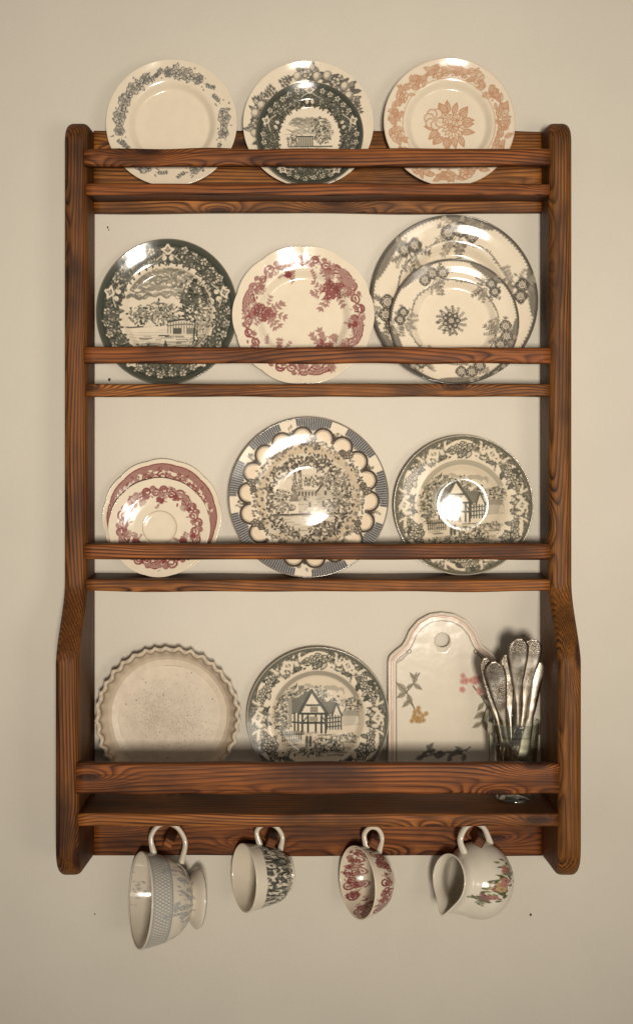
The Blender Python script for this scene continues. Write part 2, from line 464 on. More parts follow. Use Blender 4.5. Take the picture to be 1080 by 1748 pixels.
def scene_river(cv):
    rg = rngf(11); snap = cv.a.copy()
    cv.mask((cv.R < .5 * cv.sc), .06)
    clouds(cv, -.08, .34, .42, .16, 52, rg, .45, .8)
    foliage(cv, -.32 - .02j, .16, .11, 130, rg, sz=.045, ground=.55)
    foliage(cv, -.08 - .0j, .18, .15, 170, rg, sz=.045, ground=.6)
    foliage(cv, .16 - .07j, .2, .06, 90, rg, sz=.04, ground=.5)
    for k in range(11): cv.line(np.array([-.52, .5]) + 1j * (-.2 - .03 * k + rg.uniform(-.01, .01)), .008, .35)
    cv.poly(np.array([-.5 - .17j, -.12 - .14j, -.12 - .2j, -.5 - .23j]), .05); cv.line(np.array([-.5 - .17j, -.12 - .14j]), .016, .9)
    cv.poly(np.array([-.30 - .16j, -.22 - .07j, -.14 - .15j]), .1)
    x = np.linspace(0.0, .42, 14)                                    # bridge
    cv.poly(np.concatenate([x + 1j * (-.10 + .03 * np.sin((x) / .42 * 3.14)), (x + 1j * -.24)[::-1]]), .15)
    cv.line(x + 1j * (-.10 + .03 * np.sin(x / .42 * 3.14)), .02, .95); cv.line(x + 1j * (-.145 + .02 * np.sin(x / .42 * 3.14)), .012, .9)
    for q in x: cv.line(np.array([q - .1j, q - .23j]), .01, .8)
    cv.poly(np.array([.06 - .17j, .16 - .17j, .16 - .24j, .06 - .24j]), .9)
    cv.poly(np.array([.22 - .17j, .34 - .17j, .34 - .24j, .22 - .24j]), .75)
    for k in range(60):
        xx, yy = rg.uniform(-.45, .35), rg.uniform(-.48, -.24)
        cv.line(np.array([xx, xx + rg.uniform(.05, .16)]) + 1j * yy, .010, rg.uniform(.4, .95))
    cv.poly(np.array([-.12 - .40j, .1 - .38j, .08 - .44j, -.08 - .45j]), .95); cv.line(np.array([-.12 - .385j, .1 - .365j]), .012, .05); cv.poly(np.array([-.05 - .38j, -.03 - .3j, 0 - .38j]), .95)
    for xx in (.31, .345): cv.line(np.array([xx - .36j, xx + .01 - .1j, xx - .02 + .1j, xx + .06 + .25j]), .016, .98)
    foliage(cv, .33 + .14j, .19, .26, 400, rg, sz=.05, lo=.8, ground=.92, light=.14)
    foliage(cv, .12 + .38j, .14, .07, 70, rg, sz=.045, lo=.5, ground=.5)
    foliage(cv, .42 - .05j, .1, .16, 90, rg, sz=.045, lo=.5, ground=.6)
    foliage(cv, .40 - .36j, .14, .08, 90, rg, sz=.04, ground=.6)
    foliage(cv, -.3 - .42j, .16, .06, 60, rg, sz=.04, ground=.4)
    clip_disc(cv, snap, .53 * cv.sc)
def scene_abbey(cv):
    rg = rngf(12); snap = cv.a.copy()
    clouds(cv, -.05, .2, .32, .16, 34, rg, .4, .75)
    foliage(cv, .22 + .12j, .2, .26, 280, rg, sz=.055, lo=.5, ground=.65)
    cv.poly(np.array([-.3 - .2j, -.3 + .0j, -.18 + .02j, -.18 + .12j, -.12 + .12j, -.12 + 0j, .05 + .0j, .08 - .2j]), .35)
    for xx in np.linspace(-.28, .05, 9): cv.line(np.array([xx - .18j, xx - .02j]), .014, .9)
    cv.line(np.array([-.3 + .0j, .06 + .0j]), .018, .95); cv.line(np.array([-.4 - .2j, .45 - .19j]), .02, .9)
    for k in range(50):
        xx, yy = rg.uniform(-.4, .3), rg.uniform(-.45, -.2); cv.line(np.array([xx, xx + .1]) + 1j * yy, .012, rg.uniform(.4, .95))
    foliage(cv, -.33 - .08j, .1, .1, 70, rg, sz=.05); foliage(cv, .05 - .3j, .3, .08, 90, rg, sz=.05)
    clip_disc(cv, snap, .47)
def design_green(cv):
    green_border(cv, 7, .675); cv.sc = 1.19; scene_river(cv); cv.sc = 1.0
def design_green_small(cv): green_border(cv, 8, .58); scene_abbey(cv)

def design_tan(cv):                          # peach leaves and a central bouquet
    rg = rngf(21); dk, md, lt = .95, .55, .28
    for ang in np.arange(0, 360, 11.5):
        kind = int(ang / 11.5) % 4
        if kind == 1:
            flower(cv, pol(.83, ang), .095, 6, rg.uniform(0, 6), lt, dk, md)
        elif kind == 3:
            rose(cv, pol(.83, ang), .075, lt, dk, ang)
        for j in range(3):
            leaf(cv, pol(.83 + rg.uniform(-.06, .06), ang + rg.uniform(-4, 4)), math.radians(ang + 90) + rg.uniform(-.9, .9) + (math.pi if j == 1 else 0), .14, .5, md if j else lt, dk, dk)
        cv.disc(pol(.75, ang + 5), .014, dk)
        for j in range(2): leaf(cv, pol(.83 + rg.uniform(-.08, .08), ang + 5.7), rg.uniform(0, 6.28), .09, .5, md, dk)
    cv.mask((cv.R > .700) & (cv.R < .712), .7)
    cv.mask((cv.R > .985), .3)
    p0 = .02 + .0j
    for a in np.arange(0, 360, 24):
        leaf(cv, p0 + pol(.16 + rg.uniform(0, .06), a), math.radians(a) + rg.uniform(-.5, .5), .19, .45, md, dk, dk)
    for a in (100, 30, 250, 330, 200): leaf(cv, p0 + pol(.2, a), math.radians(a) + .5, .2, .45, md, dk, dk)
    flower(cv, p0 - .22 + .10j, .17, 7, .3, .12, dk, md, .012)
    for k in range(16):
        a = 2 * math.pi * k / 16; leaf(cv, p0 + .06 - .02j + .05 * E(a), a, .14, .4, .15, dk)
    for k in range(10):
        a = 2 * math.pi * k / 10; leaf(cv, p0 + .06 - .02j, a, .1, .5, .4, dk)
    flower(cv, p0 + .12 - .02j + .1j, .1, 8, 0, .2, dk, dk); flower(cv, p0 - .02 + .1j, .085, 7, 0, .2, dk, md)

def red_scrolls(cv, r0, r1, seed, n=26):
    rg = rngf(seed); rm = (r0 + r1) / 2; h = (r1 - r0) / 2
    a = np.linspace(0, 360, 320)
    cv.line(np.array([pol(rm + h * .55 * math.sin(math.radians(x) * n / 2), x) for x in a]), h * .20, .85)
    for k in range(n):
        ang = 360 * (k + .5) / n; sg = 1 if k % 2 else -1
        p = pol(rm - sg * h * .25, ang)
        scroll(cv, p, math.radians(ang - 90 * sg), h * rg.uniform(.6, .9), rg.uniform(.85, 1), h * .20, sg)
        scroll(cv, pol(rm + sg * h * .55, ang + 90 / n), math.radians(ang + 90 * sg), h * .4, .8, h * .18, -sg)
        for j in range(4): leaf(cv, pol(rm + rg.uniform(-h, h), ang + rg.uniform(-180 / n, 180 / n)), rg.uniform(0, 6.28), h * rg.uniform(.45, .8), .38, rg.uniform(.5, .98))
def lattice(cv, p, ang, rx, ry, t=.75):
    e = E(ang)
    for k in np.linspace(-1, 1, 6):
        s_ = math.sqrt(max(0, 1 - k * k))
        cv.line(np.array([p + e * (k * rx - 1j * ry * s_), p + e * (k * rx + 1j * ry * s_)]), .010, t)
        cv.line(np.array([p + e * (-rx * s_ + 1j * k * ry), p + e * (rx * s_ + 1j * k * ry)]), .010, t)
def bouquet(cv, p, R, rg, n=7, loose=10):
    for j in range(loose):
        a = rg.uniform(0, 6.28); sprig(cv, p + R * .4 * E(a), a, R * rg.uniform(.6, 1.1), 3, .7, rg.uniform(-.6, .6), .38)
    for j in range(n * 2):
        leaf(cv, p + R * .5 * math.sqrt(rg.uniform(0, 1)) * E(rg.uniform(0, 6.28)), rg.uniform(0, 6.28), R * .5, .5, rg.uniform(.5, .95), .95)
    for j in range(max(1, n // 3)):
        rose(cv, p + R * .3 * E(j * 2.4), R * .36, .35, .95, j)
def plume(cv, ang, r0, r1, span):
    """acanthus shell: nested curling strokes along the rim"""
    rm = (r0 + r1) / 2
    for j in range(7):
        sp = span * (1 - .11 * j); th = np.linspace(-1, 1, 16)
        q = np.array([pol(r1 - (r1 - r0) * (.10 + .09 * j) - (r1 - r0) * .35 * x * x, ang + sp * x + 2 * x * x) for x in th])
        cv.line(q, (.019 - .0015 * j) * (1.15 - .8 * np.abs(th)), .95 if j % 2 == 0 else .55)
    for k in range(9):
        a = ang + span * (k / 4 - 1); leaf(cv, pol(rm, a), math.radians(a + 40), (r1 - r0) * .5, .4, .7)
    for sg in (-1, 1): scroll(cv, pol(r0 + .02, ang + sg * span), math.radians(ang), .045, .95, .022, sg)
def design_red_dinner(cv):
    rg = rngf(31); red_scrolls(cv, .70, .88, 33, 30)
    for a in (44, 163, -20, 285): 
        plume(cv, a, .70, .90, 17)
        lattice(cv, pol(.72, a - 16), math.radians(a), .07, .09); lattice(cv, pol(.70, a + 14), math.radians(a), .06, .08)
    bouquet(cv, .41 + .40j, .2, rg, 9, 12); bouquet(cv, -.57 + .07j, .2, rg, 9, 10); bouquet(cv, .3 - .5j, .2, rg, 8, 12); bouquet(cv, -.3 - .55j, .15, rg, 6, 6)
    bouquet(cv, -.23 + .60j, .09, rg, 4, 4); bouquet(cv, .71 - .13j, .09, rg, 4, 5)
    for p in (.17 + .52j, .10 + .38j, -.17 + .48j, .33 - .28j, .2 - .38j, .47 - .4j, -.5 - .25j): sprig(cv, p, rg.uniform(0, 6.28), .13, 4, .7, .5, .34)
    for k in range(14): cv.disc(pol(.72, 60 + k * 5), .011, .8)
def design_red_side(cv):                       # broad red band
    rg = rngf(35)
    m = (cv.R > .80) & (cv.R < .925); cv.mask(m, .82)
    n = rg.uniform(0, 1, cv.a.shape[:2]); cv.mask((cv.R > .80) & (cv.R < .925) & (n > .6), .68)
    cv.mask((cv.R > .915) & (cv.R < .93), 1.0)
    red_scrolls(cv, .60, .80, 36, 34)
    for k in range(60): leaf(cv, pol(rg.uniform(.76, .84), k * 6), rg.uniform(0, 6.28), .08, .5, rg.choice([.1, .9]))
def design_red_saucer(cv):
    rg = rngf(37); red_scrolls(cv, .60, .86, 38, 28)
    for a in (48, 132, 200, 262, 330): plume(cv, a, .66, .85, 15); lattice(cv, pol(.62, a - 8), math.radians(a), .07, .08)
    for a in (90, 212, 328): bouquet(cv, pol(.55, a), .12, rg, 6, 7)
    cv.mask((cv.R > .325) & (cv.R < .345), (.40, .30, .19), .8)

def ring_rose(cv, p, R):
    flower(cv, p, R * 1.1, 8, .2, .35, .95, .5, .012)
    cv.disc(p, R * .78, .95); cv.disc(p, R * .62, .12); cv.disc(p, R * .42, .85); cv.disc(p, R * .26, .1); cv.disc(p, R * .13, .9)
def swag_border(cv, roses, rline, seed, th0):
    rg = rngf(seed)
    wv = .955 - .075 * np.clip(np.cos(5 * (cv.T - th0)), 0, 1) ** .6
    dent = .012 * (np.sin(cv.T * 130) > 0)
    cv.mask(cv.R > wv + dent, .74)
    n = rg.uniform(0, 1, cv.a.shape[:2]); cv.mask((cv.R > wv + .015) & (n > .65), .8)
    cv.mask((cv.R > .972), .92)
    for a in np.arange(0, 360, 2.6):
        q = pol(rline + .012 * math.sin(a * .14), a); cv.disc(q, .014, .75)
        if rg.random() < .5: leaf(cv, q, rg.uniform(0, 6.28), .035, .6, .8)
    for a, sz in roses:
        for j in range(26):
            q = pol(.78, a) + .17 * math.sqrt(rg.uniform(0, 1)) * E(rg.uniform(0, 6.28)); leaf(cv, q, rg.uniform(0, 6.28), .055, .55, rg.uniform(.5, .9))
        for j in range(14):
            b_ = math.radians(a) + rg.uniform(0, 6.28)
            sprig(cv, pol(.78, a) + .06 * E(b_), b_, sz * rg.uniform(.9, 1.9), 4, rg.uniform(.45, .8), rg.uniform(-.7, .7), .30)
        for j, (da, dr) in enumerate(((-9, .0), (0, .04), (9, .0))[:3 if sz > .1 else 2]):
            p = pol(.80 + dr, a + da * sz / .1)
            for q in range(4): cv.disc(p + .05 * E(q * 1.6), .045, .85)
            ring_rose(cv, p, .062 * sz / .1)
        sprig(cv, pol(.70, a), math.radians(a + 180), sz * 1.4, 5, .6, .4, .26)
        sprig(cv, pol(.70, a + 8), math.radians(a + 180), sz * 1.1, 4, .6, -.4, .26)
def design_swag_large(cv): swag_border(cv, ((84, .115), (135, .10), (12, .10), (192, .115), (250, .09), (305, .11)), .70, 41, 2.6)
def design_swag_small(cv):
    swag_border(cv, ((113, .12), (46, .10), (-16, .125), (178, .10), (232, .1), (288, .12)), .68, 42, 2.25)
    rg = rngf(43); c0 = -.03 + .04j
    for k in range(14):
        a = k * math.pi / 7; sprig(cv, c0 + .1 * E(a), a, .12, 4, rg.uniform(.6, .85), .5, .34)
    for k in range(40): leaf(cv, c0 + rg.uniform(.08, .20) * E(rg.uniform(0, 6.28)), rg.uniform(0, 6.28), .05, .6, rg.uniform(.6, .9))
    for k in range(7): ring_rose(cv, c0 + .1 * E(k * 2 * math.pi / 7), .034)
    cv.disc(c0, .07, .9); ring_rose(cv, c0, .055)

def design_castle(cv):
    rg = rngf(51); deg = np.degrees(cv.T)
    cv.mask(cv.R > .89, .0)
    rel = (deg - 106 + 720) % 40                                   # 0 at each cream block
    blk = (rel < 6.2) | (rel > 33.8)
    dip = .90 - .07 * np.clip(1 - np.abs(rel - 20) / 9, 0, 1)
    hat = (np.sin(cv.T * 198) > -.2)
    cv.mask((cv.R > dip) & ~blk & hat, (.075, .078, .085)); cv.mask((cv.R > dip) & ~blk & ~hat, (.33, .31, .28))
    cv.mask((cv.R > .985), .8)
    for k in range(9):
        c = 106 + 40 * k
        for j in range(9): leaf(cv, pol(rg.uniform(.80, .89), c + rg.uniform(-4, 4)), rg.uniform(0, 6.28), .055, .6, rg.uniform(.5, .95))
        leaf(cv, pol(.84, c), math.radians(c + 180), .1, .5, .95)
    for k in range(18):                                            # arches
        c = 96 + 20 * k; p = pol(.755, c); e = math.radians(c)
        t = np.linspace(-1.75, 1.75, 18); arc = p + .125 * np.exp(1j * (t + e)) * (1 + .0 * t)
        cv.poly(arc, (.75, .61, .44)); cv.line(arc, .024, .98); cv.line(p + .098 * np.exp(1j * (t * .9 + e)), .008, .6)
        cv.disc(arc[0], .02, .9); cv.disc(arc[-1], .02, .9)
    cv.mask((cv.R < .655) & (cv.R > .5), (.52, .40, .26), .75)
    for a in np.arange(0, 360, 3.2):
        s_ = 1 + .6 * (abs(((a - 86) % 40) - 20) / 20)
        for j in range(4): leaf(cv, pol(.665 + rg.uniform(-.03, .035) * s_, a + rg.uniform(-2, 2)), rg.uniform(0, 6.28), .046 * s_ * .8, .6, rg.uniform(.55, .95))
    for k in range(9):
        c = 86 + 40 * k; flower(cv, pol(.74, c), .05, 5, k, .3, .95, .8); flower(cv, pol(.70, c + 6), .04, 5, k, .3, .95, .8)
    snap = cv.a.copy()
    cv.mask(cv.R < .56, .1)
    clouds(cv, 0, .3, .3, .1, 8, rg, .15, .3)
    for x in (-.18, -.11): cv.poly(np.array([x - .06 - .05j, x + .01 + .42j, x + .05 - .05j]), .75); foliage(cv, x + .12j, .035, .16, 40, rg, sz=.03, lo=.6)
    foliage(cv, -.34 + .02j, .1, .1, 60, rg, sz=.04); foliage(cv, .1 + .2j, .16, .07, 70, rg, sz=.04)
    cv.poly(np.array([-.13 - .22j, -.13 + .07j, .13 + .07j, .13 - .22j]), .28)     # tower
    cv.poly(np.array([-.15 + .04j, -.15 + .1j, .14 + .1j, .14 + .04j]), .45)
    for x in np.linspace(-.13, .12, 7): cv.poly(np.array([x + .02j, x + .075j, x + .022 + .075j, x + .022 + .02j]), .9)
    cv.poly(np.array([.1 + .07j, .2 + .2j, .33 + .02j, .33 - .2j, .12 - .2j]), .38); cv.line(np.array([.1 + .07j, .2 + .2j, .33 + .02j]), .018, .95)
    for x, y in ((.17, -.1), (.25, -.08), (.2, .03), (-.06, -.04), (.0, -.12)): cv.poly(np.array([x + 1j * y, x + 1j * (y + .06), x + .03 + 1j * (y + .06), x + .03 + 1j * y]), .9)
    for k in range(60):
        x, y = rg.uniform(-.13, .3), rg.uniform(-.2, .05); cv.line(np.array([x + 1j * y, x + .03 + 1j * y]), .008, .6)
    cv.poly(np.array([-.5 - .23j, .4 - .21j, .4 - .45j, -.5 - .45j]), .22)
    for k in range(45):
        x, y = rg.uniform(-.4, .3), rg.uniform(-.42, -.22); cv.line(np.array([x, x + .1]) + 1j * y, .009, rg.uniform(.3, .8))
    cv.line(np.array([-.45 - .22j, .4 - .2j]), .02, .95)
    foliage(cv, -.3 - .12j, .15, .07, 60, rg, sz=.04); foliage(cv, .3 - .12j, .12, .1, 60, rg, sz=.04)
    foliage(cv, .2 - .4j, .2, .1, 100, rg, sz=.05)
    for a in np.arange(0, 360, 5.0):
        n = 16 if 20 < a < 130 else 9
        for j in range(n): leaf(cv, pol(rg.uniform(.44, .57) - (.08 * rg.random() if n == 16 else 0), a + rg.uniform(-3, 3)), rg.uniform(0, 6.28), .048, .55, rg.uniform(.7, 1) if rg.random() > .14 else .1)
    foliage(cv, .33 + .22j, .16, .14, 140, rg, sz=.05, lo=.5)
    foliage(cv, .42 + .0j, .1, .2, 100, rg, sz=.05, lo=.5)

def cottage_scene(cv):
    rg = rngf(61); snap = cv.a.copy()
    cv.mask((cv.R < .66), (.62, .52, .38), .55)
    for k in range(9):                                              # cloud bank
        x = rg.uniform(-.35, .5); y = .5 - .5 * (x - .05) ** 2 - rg.uniform(0, .22)
        th = np.linspace(0, np.pi, 14); cv.line(x + .13 * np.cos(th) + 1j * (y + .04 * np.sin(th * 1) + .015 * np.sin(5 * th)), .045, .42)
        cv.line(x + .12 * np.cos(th) + 1j * (y - .03 + .03 * np.sin(th)), .03, .05)
    th = np.linspace(.5, 2.7, 40); cv.line(.0 + .62 * np.exp(1j * th), .06, .45)
    foliage(cv, -.28 + .30j, .19, .13, 150, rg, sz=.05, ground=.45); foliage(cv, .03 + .30j, .09, .12, 90, rg, sz=.045, ground=.45)
    foliage(cv, -.5 + .0j, .12, .28, 190, rg, sz=.05, ground=.5); foliage(cv, .5 + .14j, .12, .13, 90, rg, sz=.045, ground=.4)
    foliage(cv, .25 + .18j, .1, .1, 60, rg, sz=.045, ground=.45)
    # far barn
    cv.poly(np.array([.34 + .05j, .36 - .15j, .6 - .12j, .6 + .02j]), .35); cv.poly(np.array([.52 - .12j, .56 + .06j, .6 - .1j]), .15)
    cv.poly(np.array([.32 - .0j, .36 + .07j, .54 + .08j, .58 + .0j]), .6)
    # rear wing
    cv.poly(np.array([.12 + .0j, .12 - .2j, .33 - .16j, .33 + .02j]), .06)
    cv.poly(np.array([.02 + .2j, .24 + .2j, .34 + .02j, .15 + .02j]), .75)
    for k in range(7): cv.line(np.array([.05 + .03 * k + .2j, .15 + .03 * k + .03j]), .009, .9)
    cv.poly(np.array([.2 + .0j, .26 + .18j, .34 - .0j]), .1); cv.line(np.array([.2 + .0j, .26 + .18j, .34 - .0j]), .02, .95)
    for x in np.linspace(.13, .33, 6): cv.line(np.array([x - .19j, x + .0j]), .016, .95)
    for y in (-.02, -.08, -.14): cv.line(np.array([.12 + 1j * (y - .02), .33 + 1j * y]), .014, .95)
    # main gable
    cv.poly(np.array([-.36 + .04j, -.36 - .2j, -.22 - .24j, .12 - .24j, .12 + .02j, -.08 + .34j]), .03)
    cv.poly(np.array([-.38 + .2j, -.10 + .36j, -.26 + .05j, -.40 + .01j]), .72)
    for k in range(8): cv.line(np.array([-.38 + .2j - .024j * k - .0, -.10 + .36j - (.016 + .04j) * k]), .011, .9)
    cv.line(np.array([-.26 + .04j, -.09 + .36j, .14 + .02j]), .034, .95)
    cv.poly(np.array([-.42 + .25j, -.37 + .25j, -.37 - .1j, -.42 - .1j]), .6)
    for y in (.03, -.1): cv.line(np.array([-.24 + 1j * y, .12 + 1j * y]), .024, .98)
    cv.line(np.array([-.16 + .15j, .03 + .15j]), .022, .95)
    for x in (-.22, -.14, -.03, .05, .11): cv.line(np.array([x - .24j, x + .03j]), .022, .98)
    for x in (-.33, -.28): cv.line(np.array([x - .21j, x + .03j]), .02, .95)
    cv.line(np.array([-.36 - .09j, -.24 - .1j]), .02, .95)
    cv.poly(np.array([-.11 + .05j, -.11 + .13j, .0 + .13j, .0 + .05j]), .7); cv.poly(np.array([-.12 - .08j, -.12 - .01j, -.0 - .01j, -.0 - .08j]), .6)
    cv.line(np.array([-.22 - .1j, -.14 - .0j]), .016, .9); cv.line(np.array([.12 - .1j, .05 - .0j]), .016, .9)
    # ground
    for k in range(80):
        x, y = rg.uniform(-.5, .5), rg.uniform(-.58, -.24); cv.line(np.array([x, x + rg.uniform(.05, .18)]) + 1j * np.array([y, y + .01]), .012, rg.uniform(.25, .9))
    for x in np.linspace(-.5, -.24, 9): cv.line(np.array([x - .36j, x - .22j]), .014, .9)
    cv.line(np.array([-.52 - .27j, -.2 - .26j]), .014, .9)
    foliage(cv, .16 - .40j, .22, .08, 130, rg, sz=.06, lo=.6, ground=.45); foliage(cv, .4 - .3j, .14, .05, 50, rg, sz=.05, lo=.5, ground=0)
    for x in (-.16, -.11): cv.line(np.array([x - .42j, x + .005 - .3j]), .03, .9); cv.disc(x - .27j, .02, .3)
    foliage(cv, -.2 - .5j, .28, .05, 60, rg, sz=.05, ground=.2)
    clip_disc(cv, snap, .655)
def design_cottage(cv):
    rg = rngf(62)
    ph = 6 * (cv.T - math.radians(90))
    bd = .885 + .055 * np.cos(ph) - .0 * np.cos(2 * ph)
    bd = np.where(np.cos(ph) < -.35, .70, bd)
    cv.mask(cv.R > bd, .92)
    n = rg.uniform(0, 1, cv.a.shape[:2]); cv.mask((cv.R > bd) & (n > .75), .5)
    for k in range(6):
        c = 120 + 60 * k; f = lambda x, y: pol(1, c) * (x - 1j * y)
        for j in range(46):
            leaf(cv, f(rg.uniform(.68, .92), rg.uniform(-.17, .17)), rg.uniform(0, 6.28), .055, .55, rg.choice([.05, .6, .95]))
        dia = f(np.array([.915, .85, .775, .84, .915]), np.array([-.02, .07, .02, -.07, -.02])); cv.poly(dia, .65); cv.line(dia, .028, .02)
        cv.line(f(np.array([.90, .79]), np.array([-.01, .01])), .014, .1)
        for sg in (-1, 1):
            t = np.linspace(0, 1, 14)
            cv.line(f(.86 - .07 * np.sin(t * 5), sg * (.09 + .17 * t)), .024, .04)
            scroll(cv, f(.80, sg * .13), math.radians(c), .035, .05, .016, sg)
        c2 = 90 + 60 * k
        for j in range(13):
            leaf(cv, pol(.81 + rg.uniform(-.06, .06), c2 + rg.uniform(-10, 10)), rg.uniform(0, 6.28), rg.uniform(.09, .15), .5, rg.choice([.7, .9, .3]), .95)
        for j in range(5): flower(cv, pol(.81 + rg.uniform(-.05, .05), c2 + (j - 2) * 5.5), .06, 5, rg.uniform(0, 6), .04, .95, .6, .011)
        for sg in (-1, 1): sprig(cv, pol(.80, c2 + sg * 9), math.radians(c2 + sg * 90), .12, 3, .8, .4 * sg, .4)
    cv.mask((cv.R > .955), .86); cv.mask(cv.R > .985, .5)
    cottage_scene(cv)

# ------------------------------------------------------------------ the setting
me_w = mesh_obj('wall', [(-3, 0, -2.2), (3, 0, -2.2), (3, 0, 2.2), (-3, 0, 2.2)], [(0, 1, 2, 3)], WALL)
tag(me_w, kind='structure')
def speck(px, py, r):
    rg = rngf(int(px)); a = np.linspace(0, 2 * np.pi, 10, endpoint=False); c = at(px, py, 0)
    rr = r * (1 + .3 * rg.uniform(-1, 1, 10))
    V = [(c.x + q * math.cos(t), -0.0006, c.z + 1.3 * q * math.sin(t)) for q, t in zip(rr, a)] + [(c.x, -0.0016, c.z)]
    mesh_obj('nail_mark', V, [(k, (k + 1) % 10, 10) for k in range(10)], SPECK, me_w)
for s_ in ((184, 388, .0016), (187, 648, .0026), (162, 1561, .0013), (905, 1562, .0022), (186, 392, .001)): speck(*s_)

# ------------------------------------------------------------------ the plate rack
rack = empty('plate_rack', at(540, 1490, 0))
tag(rack, 'tall reddish brown stained pine plate rack with rails, hung on the beige wall', 'plate rack')
RL = rack.location.copy()

def board(name, x0, x1, d0, d1, z0, z1, bev, seed, wob=0.0012, mat=None, seg=4, hollow=0.0):
    """a sawn board along x: rounded section lofted with slight hand-worn unevenness"""
    rg = rngf(seed); n = 60
    cx, cd, cz = (x0 + x1) / 2, (d0 + d1) / 2, (z0 + z1) / 2
    hd, hz = (d1 - d0) / 2, (z1 - z0) / 2
    sec = []
    for sx, sz, a0 in ((1, 1, 0), (-1, 1, 90), (-1, -1, 180), (1, -1, 270)):
        for k in range(seg + 1):
            a = math.radians(a0 + 90 * k / seg)
            sec.append((sx * (hd - bev) + bev * math.cos(a), sz * (hz - bev) + bev * math.sin(a)))
    sec = np.array(sec); m = len(sec)
    xs = np.linspace(x0, x1, n)
    def wave(): 
        return sum(rg.uniform(-1, 1) * np.sin(xs * rg.uniform(6, 45) + rg.uniform(0, 6)) for _ in range(5)) * wob / 2
    wz0, wz1, wd = wave(), wave(), wave()
    V = np.zeros((n, m, 3))
    for i in range(n):
        up = sec[:, 1] > 0
        V[i, :, 0] = xs[i] - cx
        V[i, :, 1] = -(sec[:, 0] + np.where(sec[:, 0] > 0, wd[i], 0))
        V[i, :, 2] = sec[:, 1] + np.where(up, wz1[i], wz0[i])
    f = [tuple(r) for r in grid_faces(n, m, True)]
    f.append(tuple(range(m))); f.append(tuple((n - 1) * m + k for k in range(m - 1, -1, -1)))
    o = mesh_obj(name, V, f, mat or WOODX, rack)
    for p in o.data.polygons:
        if len(p.vertices) > 4: p.use_smooth = False
    o.location = Vector((cx, -cd, cz)) - RL
    return o

XL, XR = -0.4005, 0.4228                       # inner faces of the side panels
def side_panel(x0, x1, seed):
    P = [(0.0, .518), (.060, .518)]
    for k in range(1, 8):
        a = math.radians(90 - 90 * k / 8); P.append((.060 + .038 * math.cos(a), .480 + .038 * math.sin(a)))
    for z in np.linspace(.48, -.305, 14): P.append((.098, z))
    for k in range(1, 21):
        t = k / 20; P.append((.098 + .082 * (t * t * (3 - 2 * t)), -.305 - .135 * t))
    for z in np.linspace(-.455, -.752, 6): P.append((.180, z))
    for k in range(1, 9):
        a = math.radians(-90 * k / 8); P.append((.125 + .055 * math.cos(a), -.757 + .058 * math.sin(a)))
    P += [(.06, -.822), (0.0, -.829)]
    n = len(P); cz = -.15
    V = [(x - (x0 + x1) / 2, -d - 0.0, z - cz) for x in (x0, x1) for d, z in P]
    f = [tuple(range(n)), tuple(range(2 * n - 1, n - 1, -1))]
    f += [(i, i + n, (i + 1) % n + n, (i + 1) % n) for i in range(n)]
    o = mesh_obj('side_panel', V, f, WOODZ, rack, smooth=False)
    import bmesh
    bm = bmesh.new(); bm.from_mesh(o.data); bmesh.ops.recalc_face_normals(bm, faces=bm.faces); bm.to_mesh(o.data); bm.free()
    bv = o.modifiers.new('bevel', 'BEVEL'); bv.width = .0125; bv.segments = 5; bv.limit_method = 'ANGLE'; bv.angle_limit = math.radians(50)
    o.data.polygons.foreach_set('use_smooth', np.ones(len(o.data.polygons), bool))
    bv.harden_normals = True
    o.location = Vector(((x0 + x1) / 2, 0, cz)) - RL
    return o
side_panel(-.4415, XL, 1)
side_panel(XR, .4640, 2)
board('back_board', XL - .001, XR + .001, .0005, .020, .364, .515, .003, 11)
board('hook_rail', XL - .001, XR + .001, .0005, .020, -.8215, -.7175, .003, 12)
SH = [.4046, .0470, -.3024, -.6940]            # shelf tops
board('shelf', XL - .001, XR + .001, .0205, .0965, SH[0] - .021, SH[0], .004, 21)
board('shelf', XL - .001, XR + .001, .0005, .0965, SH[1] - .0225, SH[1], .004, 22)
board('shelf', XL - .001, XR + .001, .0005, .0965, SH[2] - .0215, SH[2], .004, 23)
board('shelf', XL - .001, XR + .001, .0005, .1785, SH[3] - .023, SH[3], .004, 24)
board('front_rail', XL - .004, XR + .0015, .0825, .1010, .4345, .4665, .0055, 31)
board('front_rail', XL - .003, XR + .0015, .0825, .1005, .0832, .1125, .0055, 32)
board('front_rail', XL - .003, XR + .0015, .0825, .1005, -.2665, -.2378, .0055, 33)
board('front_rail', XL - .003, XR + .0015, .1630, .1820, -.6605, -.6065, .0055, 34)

def peg(px, py, rot):
    c = at(px, py, .078); L = .062; hw = .0088
    V = []; 
    for i, (yy, s_) in enumerate(((.0, 1.0), (L - .002, .95), (L, .72))):
        for sx, sz in ((-1, -1), (1, -1), (1, 1), (-1, 1)):
            V.append((sx * hw * s_, -yy, sz * hw * s_))
    f = [(0, 1, 2, 3), (11, 10, 9, 8)] + [(4 * i + k, 4 * i + 4 + k, 4 * i + 4 + (k + 1) % 4, 4 * i + (k + 1) % 4) for i in range(2) for k in range(4)]
    o = mesh_obj('peg', V, f, WOODX, rack, smooth=False)
    o.rotation_euler = (0, math.radians(rot), 0)
    o.location = Vector((c.x, -.018, c.z)) - RL
    return c
PEGS = [peg(287, 1441, 30), peg(463, 1440, 20), peg(638, 1441, 28), peg(819, 1438, 32)]

